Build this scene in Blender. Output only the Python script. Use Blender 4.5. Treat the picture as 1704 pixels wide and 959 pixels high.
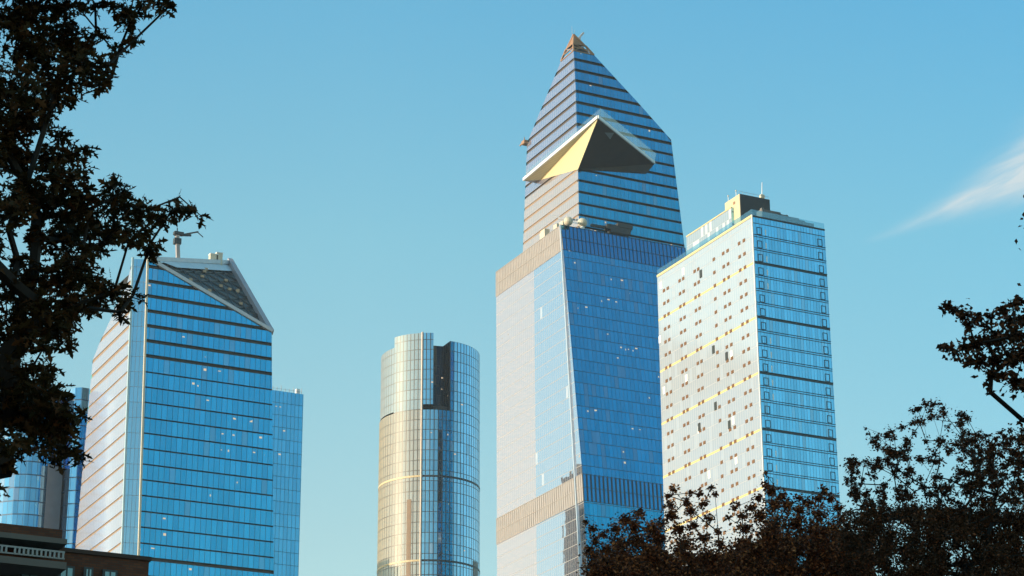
import bpy, bmesh, math, random
from mathutils import Vector, Matrix
R_ = math.radians
random.seed(7)
SC = bpy.context.scene
for o in list(bpy.data.objects): bpy.data.objects.remove(o)
COL = SC.collection

# ------------------------------------------------------------------ camera
YAW, PITCH, ROLL, FPX = R_(26.71877), R_(20.57076), R_(-0.31393), 3854.827
cF = Vector((math.sin(YAW)*math.cos(PITCH), math.cos(YAW)*math.cos(PITCH), math.sin(PITCH)))
_r = Vector((math.cos(YAW), -math.sin(YAW), 0)); _u = _r.cross(cF)
cR = math.cos(ROLL)*_r + math.sin(ROLL)*_u
cU = -math.sin(ROLL)*_r + math.cos(ROLL)*_u
CAM = Vector((0, 0, 1.7))
cd = bpy.data.cameras.new('camera'); cam = bpy.data.objects.new('camera', cd); COL.objects.link(cam)
cam.matrix_world = Matrix(((cR.x, cU.x, -cF.x, 0), (cR.y, cU.y, -cF.y, 0), (cR.z, cU.z, -cF.z, 1.7), (0, 0, 0, 1)))
cd.sensor_width = 36; cd.lens = 36*FPX/1704; cd.clip_start = 0.1; cd.clip_end = 60000
SC.camera = cam

# ------------------------------------------------------------------ world, sun, exposure
SUN_EL, SUN_AZ = R_(11), R_(-84)          # azimuth clockwise from +Y
w = bpy.data.worlds.new('World'); SC.world = w; w.use_nodes = True
nt = w.node_tree; nt.nodes.clear()
sky = nt.nodes.new('ShaderNodeTexSky'); sky.sky_type = 'NISHITA'; sky.sun_disc = False
sky.sun_elevation = SUN_EL; sky.sun_rotation = SUN_AZ
sky.air_density = 1.0; sky.dust_density = 0.3; sky.ozone_density = 3.0; sky.altitude = 0
tint = nt.nodes.new('ShaderNodeMix'); tint.data_type = 'RGBA'; tint.blend_type = 'MULTIPLY'
tint.inputs['Factor'].default_value = 1; tint.inputs[7].default_value = (1, 1, 1, 1)
tcw = nt.nodes.new('ShaderNodeTexCoord'); sz = nt.nodes.new('ShaderNodeSeparateXYZ'); crw = nt.nodes.new('ShaderNodeValToRGB')
nt.links.new(tcw.outputs['Generated'], sz.inputs[0]); nt.links.new(sz.outputs[2], crw.inputs[0]); nt.links.new(crw.outputs[0], tint.inputs[7])
for i, (p_, c_) in enumerate(((0.05, (0.80, 0.56, 0.34)), (0.249, (0.675, 0.585, 0.395)), (0.37, (0.57, 0.66, 0.47)), (0.46, (0.425, 0.65, 0.53)))):
    e_ = crw.color_ramp.elements[i] if i < 2 else crw.color_ramp.elements.new(p_)
    e_.position = p_; e_.color = (*c_, 1)
sc2 = nt.nodes.new('ShaderNodeVectorMath'); sc2.operation = 'SCALE'; sc2.inputs['Scale'].default_value = 2.0
bg = nt.nodes.new('ShaderNodeBackground'); bg.inputs['Strength'].default_value = 0.15
wo = nt.nodes.new('ShaderNodeOutputWorld')
nt.links.new(sky.outputs[0], tint.inputs[6]); dt = nt.nodes.new('ShaderNodeVectorMath'); dt.operation = 'DOT_PRODUCT'; nt.links.new(tcw.outputs['Generated'], dt.inputs[0]); dt.inputs[1].default_value = tuple(_r)
mrw = nt.nodes.new('ShaderNodeMapRange'); nt.links.new(dt.outputs['Value'], mrw.inputs[0]); mrw.inputs['From Min'].default_value = -.065; mrw.inputs['From Max'].default_value = .22
mx2 = nt.nodes.new('ShaderNodeMix'); mx2.data_type = 'RGBA'; nt.links.new(mrw.outputs[0], mx2.inputs[0]); mx2.inputs[6].default_value = (1, 1, 1, 1); mx2.inputs[7].default_value = (.70, .85, .92, 1)
ml2 = nt.nodes.new('ShaderNodeMix'); ml2.data_type = 'RGBA'; ml2.blend_type = 'MULTIPLY'; ml2.inputs[0].default_value = 1; nt.links.new(tint.outputs[2], ml2.inputs[6]); nt.links.new(mx2.outputs[2], ml2.inputs[7])
nt.links.new(ml2.outputs[2], sc2.inputs[0]); nt.links.new(sc2.outputs[0], bg.inputs[0]); nt.links.new(bg.outputs[0], wo.inputs[0])
def wisp():
    # cirrus streak high in the sky, laid out in directions of the sky itself
    rr = lambda x, y: (cF*FPX + cR*(x-852) - cU*(y-479.5)).normalized()
    A, B = rr(1430, 405), rr(1704, 285); e1 = (B-A); L = e1.length; e1 = e1/L; e2 = A.cross(e1); e2 = (e1.cross(A)).normalized()
    if e2.z < 0: e2 = -e2
    def N(t, **k):
        x = nt.nodes.new(t)
        for a, b in k.items(): setattr(x, a, b)
        return x
    def M_(op, a, b=0.0, clamp=False):
        x = N('ShaderNodeMath', operation=op, use_clamp=clamp)
        for i, v in enumerate((a, b)):
            if isinstance(v, bpy.types.NodeSocket): nt.links.new(v, x.inputs[i])
            else: x.inputs[i].default_value = v
        return x.outputs[0]
    def D_(v, off):
        x = N('ShaderNodeVectorMath', operation='DOT_PRODUCT'); nt.links.new(tcw.outputs['Generated'], x.inputs[0]); x.inputs[1].default_value = tuple(v); return M_('SUBTRACT', x.outputs['Value'], off)
    s_ = M_('DIVIDE', D_(e1, A.dot(e1)), L); u_ = D_(e2, A.dot(e2))
    cb = N('ShaderNodeCombineXYZ'); nt.links.new(M_('MULTIPLY', s_, 2.6), cb.inputs[0]); nt.links.new(M_('MULTIPLY', u_, 230.0), cb.inputs[1])
    nz = N('ShaderNodeTexNoise'); nt.links.new(cb.outputs[0], nz.inputs['Vector']); nz.inputs['Scale'].default_value = 1.0; nz.inputs['Detail'].default_value = 5; nz.inputs['Distortion'].default_value = .6
    sc_ = M_('MAXIMUM', s_, 0.0)
    wd = M_('ADD', M_('MULTIPLY', M_('POWER', sc_, 1.6), .0085), .0012)
    cu_ = M_('ADD', u_, M_('MULTIPLY', M_('MULTIPLY', M_('SUBTRACT', 1.0, s_), s_), .006))
    q = M_('DIVIDE', cu_, wd); gss = M_('POWER', 2.718, M_('MULTIPLY', M_('MULTIPLY', q, q), -1.0))
    d = M_('MULTIPLY', M_('MULTIPLY', gss, M_('MINIMUM', M_('MULTIPLY', sc_, 1.1), 1.2)), M_('MULTIPLY', M_('SUBTRACT', nz.outputs[0], .12), 2.3), True)
    fade = M_('SUBTRACT', 1.0, M_('MULTIPLY', M_('SUBTRACT', s_, 1.6), 2.0), True)
    d = M_('MULTIPLY', M_('MULTIPLY', d, fade), .95, True)
    mx = N('ShaderNodeMix', data_type='RGBA'); nt.links.new(d, mx.inputs[0]); nt.links.new(sc2.outputs[0], mx.inputs[6]); mx.inputs[7].default_value = (2.2, 2.5, 2.6, 1)
    nt.links.new(mx.outputs[2], bg.inputs[0])
wisp()
sl = bpy.data.lights.new('sun', 'SUN'); sun = bpy.data.objects.new('sun', sl); COL.objects.link(sun)
sl.energy = 2.6; sl.angle = R_(0.5); sl.color = (1.0, 0.86, 0.66)
SD = Vector((math.sin(SUN_AZ)*math.cos(SUN_EL), math.cos(SUN_AZ)*math.cos(SUN_EL), math.sin(SUN_EL)))
sun.rotation_euler = SD.to_track_quat('Z', 'Y').to_euler()
SC.view_settings.view_transform = 'Standard'; SC.view_settings.look = 'None'
SC.view_settings.exposure = 1.0; SC.view_settings.gamma = 1; SC.view_settings.use_curve_mapping = False
SC.render.engine = 'CYCLES'
SC.cycles.max_bounces = 6; SC.cycles.volume_bounces = 1

HAZE = 0.00006
# ------------------------------------------------------------------ survey helpers (sight line -> point on a wall plane)
def ray(x, y):
    d = cF*FPX + cR*(x-852) - cU*(y-479.5)
    return d/math.hypot(d.x, d.y)
def onX(x, y, X): d = ray(x, y); return CAM + d*(X/d.x)
def onY(x, y, Y): d = ray(x, y); return CAM + d*(Y/d.y)
def onZ(x, y, Z): d = ray(x, y); return CAM + d*((Z-1.7)/d.z)
def onD(x, y, D): return CAM + ray(x, y)*D
def along(P, h, px):
    h = Vector((h[0], h[1], 0)); n = cR*FPX - cF*(px-852)
    return P - h*((P-CAM).dot(n)/h.dot(n))

# ------------------------------------------------------------------ object helpers
def empty(name, loc, label, cat, group=None, kind=None):
    o = bpy.data.objects.new(name, None); COL.objects.link(o); o.location = loc; o.empty_display_size = 0.5
    o['label'] = label; o['category'] = cat
    if group: o['group'] = group
    if kind: o['kind'] = kind
    return o
class MB:
    def __init__(s): s.v = []; s.f = []; s.uv = []; s.mi = []
    def face(s, pts, uvs=None, mi=0):
        b = len(s.v); s.v += [Vector(p) for p in pts]; s.f.append(list(range(b, b+len(pts))))
        s.uv += list(uvs) if uvs else [(0, 0)]*len(pts); s.mi.append(mi)
    def quad(s, a, b, c, d, mi=0, uv=None): s.face((a, b, c, d), uv, mi)
    def box(s, c, size, ax=None, mi=0):
        c = Vector(c); X, Y, Z = ax if ax else (Vector((1, 0, 0)), Vector((0, 1, 0)), Vector((0, 0, 1)))
        X = X*size[0]/2; Y = Y*size[1]/2; Z = Z*size[2]/2
        p = lambda i, j, k: c+X*i+Y*j+Z*k
        for q in (((-1,-1,-1),(-1,1,-1),(1,1,-1),(1,-1,-1)), ((-1,-1,1),(1,-1,1),(1,1,1),(-1,1,1)),
                  ((-1,-1,-1),(1,-1,-1),(1,-1,1),(-1,-1,1)), ((1,1,-1),(-1,1,-1),(-1,1,1),(1,1,1)),
                  ((-1,1,-1),(-1,-1,-1),(-1,-1,1),(-1,1,1)), ((1,-1,-1),(1,1,-1),(1,1,1),(1,-1,1))):
            s.face([p(*t) for t in q], [(p(*t).dot(X.normalized()+Y.normalized()), p(*t).z) for t in q], mi)
    def b2(s, lo, hi, mi=0):
        lo = Vector(lo); hi = Vector(hi); s.box((lo+hi)/2, hi-lo, None, mi)
    def bar(s, a, b, w, h=None, mi=0):
        a = Vector(a); b = Vector(b); h = h or w
        Z = (b-a); L = Z.length; Z = Z/L
        X = Z.cross(Vector((0, 0, 1)))
        X = X.normalized() if X.length > 1e-3 else Vector((1, 0, 0))
        Y = Z.cross(X); s.box((a+b)/2, (w, h, L), (X, Y, Z), mi)
    def tube(s, a, b, r0, r1, n=6, mi=0, cap=True):
        a = Vector(a); b = Vector(b); Z = (b-a).normalized()
        X = Z.cross(Vector((0.3, 0.1, 1))).normalized(); Y = Z.cross(X)
        ra = [a+(X*math.cos(t)+Y*math.sin(t))*r0 for t in [2*math.pi*i/n for i in range(n)]]
        rb = [b+(X*math.cos(t)+Y*math.sin(t))*r1 for t in [2*math.pi*i/n for i in range(n)]]
        for i in range(n): s.face((ra[i], ra[(i+1) % n], rb[(i+1) % n], rb[i]), None, mi)
        if cap: s.face(rb, None, mi); s.face(ra[::-1], None, mi)
    def sphere(s, c, r, n=12, m=8, zs=1.0, mi=0):
        c = Vector(c)
        P = lambda i, j: c+Vector((r*math.cos(2*math.pi*i/n)*math.sin(math.pi*j/m), r*math.sin(2*math.pi*i/n)*math.sin(math.pi*j/m), -r*zs*math.cos(math.pi*j/m)))
        for i in range(n):
            for j in range(m):
                if j == 0: s.face((P(i, 0), P(i+1, 1), P(i, 1)), None, mi)
                elif j == m-1: s.face((P(i, j), P(i+1, j), P(i, m)), None, mi)
                else: s.face((P(i, j), P(i+1, j), P(i+1, j+1), P(i, j+1)), None, mi)
    def prism(s, poly, z0, z1, mi=0, topmi=None):
        n = len(poly)
        for i in range(n):
            a = poly[i]; b = poly[(i+1) % n]
            d = Vector((b[0]-a[0], b[1]-a[1], 0)); L = d.length; d = d/L
            ua = Vector((a[0], a[1], 0)).dot(d)
            s.face(((a[0], a[1], z0), (b[0], b[1], z0), (b[0], b[1], z1), (a[0], a[1], z1)), ((ua, z0), (ua+L, z0), (ua+L, z1), (ua, z1)), mi)
        s.face([(p[0], p[1], z1) for p in poly], None, mi if topmi is None else topmi)
    def build(s, name, mats, parent=None, smooth=False, **props):
        me = bpy.data.meshes.new(name); off = parent
        T = Vector((0, 0, 0))
        while off is not None: T = T+Vector(off.location); off = off.parent
        me.from_pydata([tuple(v-T) for v in s.v], [], s.f)
        uvl = me.uv_layers.new(name='UVMap')
        for i, q in enumerate(s.uv): uvl.data[i].uv = q
        if not isinstance(mats, (list, tuple)): mats = [mats]
        for m in mats: me.materials.append(m)
        for i, p in enumerate(me.polygons): p.material_index = s.mi[i]; p.use_smooth = smooth
        me.update()
        o = bpy.data.objects.new(name, me); COL.objects.link(o); o.parent = parent
        for k, v in props.items(): o[k] = v
        return o

# ------------------------------------------------------------------ materials
class NG:
    def __init__(s, name):
        s.m = bpy.data.materials.new(name); s.m.use_nodes = True; s.t = s.m.node_tree; s.t.nodes.clear()
        s.out = s.n('ShaderNodeOutputMaterial')
    def n(s, ty, **kw):
        x = s.t.nodes.new(ty)
        for k, v in kw.items(): setattr(x, k, v)
        return x
    def l(s, a, b): s.t.links.new(a, b)
    def inp(s, sock, v):
        if isinstance(v, bpy.types.NodeSocket): s.l(v, sock)
        else: sock.default_value = v
    def m_(s, op, a, b=0.0, c=None):
        x = s.n('ShaderNodeMath', operation=op); s.inp(x.inputs[0], a); s.inp(x.inputs[1], b)
        if c is not None: s.inp(x.inputs[2], c)
        return x.outputs[0]
    def mix(s, f, a, b):
        x = s.n('ShaderNodeMix', data_type='RGBA'); s.inp(x.inputs[0], f)
        s.inp(x.inputs[6], a if isinstance(a, bpy.types.NodeSocket) else (*a, 1)); s.inp(x.inputs[7], b if isinstance(b, bpy.types.NodeSocket) else (*b, 1))
        return x.outputs[2]
    def noise(s, vec, scale, detail=2.0, out=0):
        x = s.n('ShaderNodeTexNoise'); s.inp(x.inputs['Scale'], scale); x.inputs['Detail'].default_value = detail
        if vec is not None: s.l(vec, x.inputs['Vector'])
        return x.outputs[out]
def plain(name, col, rough=0.6, metal=0.0, var=0.15, scale=0.5, bump=0.0):
    g = NG(name); b = g.n('ShaderNodeBsdfPrincipled'); tc = g.n('ShaderNodeTexCoord')
    nz = g.noise(tc.outputs['Object'], scale, 4)
    c = g.mix(nz, tuple(x*(1-var) for x in col), tuple(min(1, x*(1+var)) for x in col)); g.l(c, b.inputs['Base Color'])
    b.inputs['Roughness'].default_value = rough; b.inputs['Metallic'].default_value = metal
    if bump:
        bp = g.n('ShaderNodeBump'); bp.inputs['Strength'].default_value = bump; g.l(g.noise(tc.outputs['Object'], scale*8, 3), bp.inputs['Height']); g.l(bp.outputs[0], b.inputs['Normal'])
    g.l(b.outputs[0], g.out.inputs[0]); return g.m

def facade(name, tint, edge, pw, fh, mw=0.12, lw=0.15, frame=(0.05, 0.06, 0.07), v0=0.0, base=(0.004, 0.02, 0.035), refl=0.93,
           jitter=0.006, var=0.10, lit=0.0, litcol=(1.0, 0.75, 0.5), blind=0.0, blindcol=(0.35, 0.33, 0.36), thick=None, thickcol=None, lo=0.20, hi=0.60, seed=0.0, rough=0.015, litmix=1.0, panel=None, panelp=0.0, frough=0.45):
    """curtain wall: UV in metres; u along the wall, v = height"""
    g = NG(name); uv = g.n('ShaderNodeUVMap'); sp = g.n('ShaderNodeSeparateXYZ'); g.l(uv.outputs[0], sp.inputs[0])
    u, v = sp.outputs[0], sp.outputs[1]
    us = g.m_('DIVIDE', g.m_('ADD', u, 5000.0), pw); vs = g.m_('DIVIDE', g.m_('SUBTRACT', v, v0-500*fh), fh)
    cu, cv = g.m_('FLOOR', us), g.m_('FLOOR', vs)
    fu, fv = g.m_('FRACT', us), g.m_('FRACT', vs)
    mu = g.m_('LESS_THAN', fu, mw/pw); mv = g.m_('LESS_THAN', fv, lw/fh)
    fr = g.m_('MAXIMUM', mu, mv)
    cell = g.n('ShaderNodeCombineXYZ'); g.l(cu, cell.inputs[0]); g.l(cv, cell.inputs[1]); cell.inputs[2].default_value = seed
    wn = g.n('ShaderNodeTexWhiteNoise', noise_dimensions='3D'); g.l(cell.outputs[0], wn.inputs['Vector'])
    # jittered normal: every pane hangs a hair out of true, and is itself slightly bowed
    geo = g.n('ShaderNodeNewGeometry')
    sub = g.n('ShaderNodeVectorMath', operation='SUBTRACT'); g.l(wn.outputs['Color'], sub.inputs[0]); sub.inputs[1].default_value = (0.5, 0.5, 0.5)
    nz = g.n('ShaderNodeTexNoise'); g.l(uv.outputs[0], nz.inputs['Vector']); nz.inputs['Scale'].default_value = 0.35; nz.inputs['Detail'].default_value = 1
    sub2 = g.n('ShaderNodeVectorMath', operation='SUBTRACT'); g.l(nz.outputs['Color'], sub2.inputs[0]); sub2.inputs[1].default_value = (0.5, 0.5, 0.5)
    ad = g.n('ShaderNodeVectorMath', operation='ADD'); g.l(sub.outputs[0], ad.inputs[0]); g.l(sub2.outputs[0], ad.inputs[1])
    sc = g.n('ShaderNodeVectorMath', operation='SCALE'); g.l(ad.outputs[0], sc.inputs[0]); sc.inputs['Scale'].default_value = jitter*2
    a2 = g.n('ShaderNodeVectorMath', operation='ADD'); g.l(sc.outputs[0], a2.inputs[0]); g.l(geo.outputs['Normal'], a2.inputs[1])
    nm = g.n('ShaderNodeVectorMath', operation='NORMALIZE'); g.l(a2.outputs[0], nm.inputs[0])
    # coating colour shifts towards clear at glancing angles
    lwt = g.n('ShaderNodeLayerWeight'); lwt.inputs['Blend'].default_value = 0.5
    mr = g.n('ShaderNodeMapRange'); g.l(lwt.outputs['Facing'], mr.inputs['Value'])
    mr.inputs['From Min'].default_value = lo; mr.inputs['From Max'].default_value = hi
    tv = g.mix(wn.outputs['Value'], tuple(x*(1-var) for x in tint), tuple(x*(1+var) for x in tint))
    gc = g.mix(mr.outputs[0], tv, edge)
    gl = g.n('ShaderNodeBsdfGlossy'); gl.inputs['Roughness'].default_value = rough; g.l(gc, gl.inputs['Color']); g.l(nm.outputs[0], gl.inputs['Normal'])
    df = g.n('ShaderNodeBsdfDiffuse')
    wn2 = g.n('ShaderNodeTexWhiteNoise', noise_dimensions='3D')
    c2 = g.n('ShaderNodeVectorMath', operation='ADD'); g.l(cell.outputs[0], c2.inputs[0]); c2.inputs[1].default_value = (11.3, 4.7, 2.1); g.l(c2.outputs[0], wn2.inputs['Vector'])
    bl = g.m_('GREATER_THAN', wn2.outputs['Value'], 1-blind)
    g.l(g.mix(bl, base, blindcol), df.inputs['Color'])
    mx = g.n('ShaderNodeMixShader'); g.l(g.m_('SUBTRACT', refl, g.m_('MULTIPLY', bl, 0.25)), mx.inputs[0]); g.l(df.outputs[0], mx.inputs[1]); g.l(gl.outputs[0], mx.inputs[2])
    last = mx.outputs[0]
    if panel:
        pb = g.n('ShaderNodeBsdfPrincipled'); pb.inputs['Base Color'].default_value = (*panel, 1); pb.inputs['Roughness'].default_value = 0.4
        wn4 = g.n('ShaderNodeTexWhiteNoise', noise_dimensions='1D'); g.l(g.m_('ADD', cu, seed), wn4.inputs['W'])
        x = g.n('ShaderNodeMixShader'); g.l(g.m_('GREATER_THAN', g.m_('ADD', g.m_('MULTIPLY', wn4.outputs['Value'], 0.7), g.m_('MULTIPLY', wn.outputs['Value'], 0.3)), 1-panelp), x.inputs[0]); g.l(last, x.inputs[1]); g.l(pb.outputs[0], x.inputs[2]); last = x.outputs[0]
    if lit > 0:
        # ceiling lamps of offices seen through the glass: small bright dashes near the top of a few panes
        wn3 = g.n('ShaderNodeTexWhiteNoise', noise_dimensions='3D')
        c3 = g.n('ShaderNodeVectorMath', operation='ADD'); g.l(cell.outputs[0], c3.inputs[0]); c3.inputs[1].default_value = (3.1, 9.2, 5.5); g.l(c3.outputs[0], wn3.inputs['Vector'])
        nn = g.n('ShaderNodeTexNoise'); g.l(uv.outputs[0], nn.inputs['Vector']); nn.inputs['Scale'].default_value = 0.06
        thr = g.m_('MULTIPLY', g.m_('GREATER_THAN', g.m_('ADD', nn.outputs[0], 0.0), 0.55), lit*1.3)
        on = g.m_('GREATER_THAN', wn3.outputs['Value'], g.m_('SUBTRACT', 1.0, thr))
        sp3 = g.n('ShaderNodeSeparateColor'); g.l(wn3.outputs['Color'], sp3.inputs[0])
        dx = g.m_('ABSOLUTE', g.m_('SUBTRACT', fu, g.m_('ADD', 0.3, g.m_('MULTIPLY', sp3.outputs[1], 0.4))))
        dy = g.m_('ABSOLUTE', g.m_('SUBTRACT', fv, g.m_('ADD', 0.55, g.m_('MULTIPLY', sp3.outputs[2], 0.3))))
        box = g.m_('MULTIPLY', g.m_('LESS_THAN', dx, g.m_('ADD', .08, g.m_('MULTIPLY', sp3.outputs[2], .26))), g.m_('LESS_THAN', dy, g.m_('ADD', .025, g.m_('MULTIPLY', sp3.outputs[1], .06))))
        em = g.n('ShaderNodeEmission'); em.inputs['Color'].default_value = (*litcol, 1); em.inputs['Strength'].default_value = 0.4
        x = g.n('ShaderNodeMixShader'); g.l(g.m_('MULTIPLY', g.m_('MULTIPLY', on, box), litmix), x.inputs[0]); g.l(last, x.inputs[1]); g.l(em.outputs[0], x.inputs[2]); last = x.outputs[0]
    fb = g.n('ShaderNodeBsdfPrincipled'); fb.inputs['Base Color'].default_value = (*frame, 1); fb.inputs['Roughness'].default_value = frough; fb.inputs['Metallic'].default_value = 0.2
    x = g.n('ShaderNodeMixShader'); g.l(fr, x.inputs[0]); g.l(last, x.inputs[1]); g.l(fb.outputs[0], x.inputs[2]); last = x.outputs[0]
    if thick:   # a heavier line every so many floors
        n_, w_ = thick
        ft = g.m_('FRACT', g.m_('DIVIDE', g.m_('SUBTRACT', v, v0-500*fh*n_), fh*n_))
        tb = g.n('ShaderNodeBsdfPrincipled'); tb.inputs['Base Color'].default_value = (*thickcol, 1); tb.inputs['Roughness'].default_value = 0.5
        x = g.n('ShaderNodeMixShader'); g.l(g.m_('LESS_THAN', ft, w_/(fh*n_)), x.inputs[0]); g.l(last, x.inputs[1]); g.l(tb.outputs[0], x.inputs[2]); last = x.outputs[0]
    g.l(last, g.out.inputs[0]); return g.m

M = {}
M['bronze'] = plain('bronze_soffit', (0.30, 0.20, 0.125), 0.6, 0.0)
M['dark'] = plain('dark_metal', (0.045, 0.048, 0.05), 0.55, 0.2)
M['grey'] = plain('grey_metal', (0.30, 0.31, 0.33), 0.5, 0.1)
M['white'] = plain('white_panel', (0.78, 0.78, 0.76), 0.45, 0.0, 0.05)
M['cream'] = plain('cream_panel', (0.62, 0.55, 0.42), 0.5, 0.0, 0.06)
M['roof'] = plain('roof_membrane', (0.22, 0.22, 0.21), 0.9)
M['rust'] = plain('copper_lattice', (0.36, 0.2, 0.11), 0.55, 0.1)
M['concrete'] = plain('concrete', (0.33, 0.32, 0.30), 0.85)

def shingle(mb, L, R, z0, z1, fh, gap, out, rec=0.5, gmi=0, smi=1, zsplit=None, v0=None):
    """rows of glass from z0 to z1 between edge functions L(z), R(z); below each row a recessed slot of height gap(z)"""
    v0 = z0 if v0 is None else v0
    k0 = math.floor((z0-v0)/fh)
    z = v0+k0*fh
    while z < z1-1e-3:
        za = max(z, z0); zb = min(z+fh, z1); gp = min(gap(z), zb-za) if z >= z0 else 0
        def P(zz, o): a, b = L(zz), R(zz); return a-out*o, b-out*o
        def uvq(*pts):
            d = (R(z0)-L(z0)); d = Vector((d.x, d.y, 0)).normalized()
            return [(Vector(p).dot(d), p[2]) for p in pts]
        if gp > 0.01:
            a, b = P(za, rec); c, d = P(za+gp, rec)[1], P(za+gp, rec)[0]
            mb.face((a, b, c, d), uvq(a, b, c, d), smi)
            a0, b0 = P(za+gp, 0); mb.face((a0, b0, c, d)[::1], None, smi)      # soffit under the glass row
            a1, b1 = P(za, 0); mb.face((a1, b1, b, a)[::-1], None, smi)
            mb.face((a1, a, d, a0), None, smi); mb.face((b, b1, b0, c), None, smi)
        a, b = P(za+gp, 0); c, d = P(zb, 0)[1], P(zb, 0)[0]
        if (a-b).length > 0.05 or (c-d).length > 0.05:
            mb.face((a, b, c, d), uvq(a, b, c, d), gmi)
        z += fh
def lin(pts):
    """piecewise-linear function of z through 3D points (sorted by z)"""
    pts = sorted([Vector(p) for p in pts], key=lambda p: p.z)
    def f(z):
        if z <= pts[0].z: a, b = pts[0], pts[1]
        elif z >= pts[-1].z: a, b = pts[-2], pts[-1]
        else:
            for a, b in zip(pts, pts[1:]):
                if a.z <= z <= b.z: break
        t = (z-a.z)/max(1e-9, (b.z-a.z)); p = a.lerp(b, t); p.z = z; return p
    return f
NX, NY = Vector((-1, 0, 0)), Vector((0, -1, 0))

# ------------------------------------------------------------------ ground
g = MB(); S = 30000; g.quad((-S, -S, 0), (S, -S, 0), (S, S, 0), (-S, S, 0))
go = g.build('ground', plain('ground_dirt', (0.10, 0.09, 0.07), 0.95, 0, 0.3, 0.02), kind='structure', label='flat city ground stretching to the horizon')
g = MB(); g.quad((-200, 46, 0.004), (600, 46, 0.004), (600, 57, 0.004), (-200, 57, 0.004))
g.build('road', plain('asphalt', (0.05, 0.05, 0.052), 0.9, 0, 0.2, 0.8), kind='structure', label='asphalt street in front of the brick building')
g = MB(); g.b2((-200, 57, 0), (600, 60.5, 0.13)); g.b2((-200, 42.5, 0), (600, 46, 0.13))
g.build('pavement', M['concrete'], kind='structure', label='raised concrete pavements along the street')
g = MB()
for i in range(90): g.quad((-200+i*9, 51.4, 0.008), (-197+i*9, 51.4, 0.008), (-197+i*9, 51.55, 0.008), (-200+i*9, 51.55, 0.008))
g.build('road_marking', plain('road_paint', (0.75, 0.74, 0.7), 0.7), kind='structure', label='dashed white centre line of the street')

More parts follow.
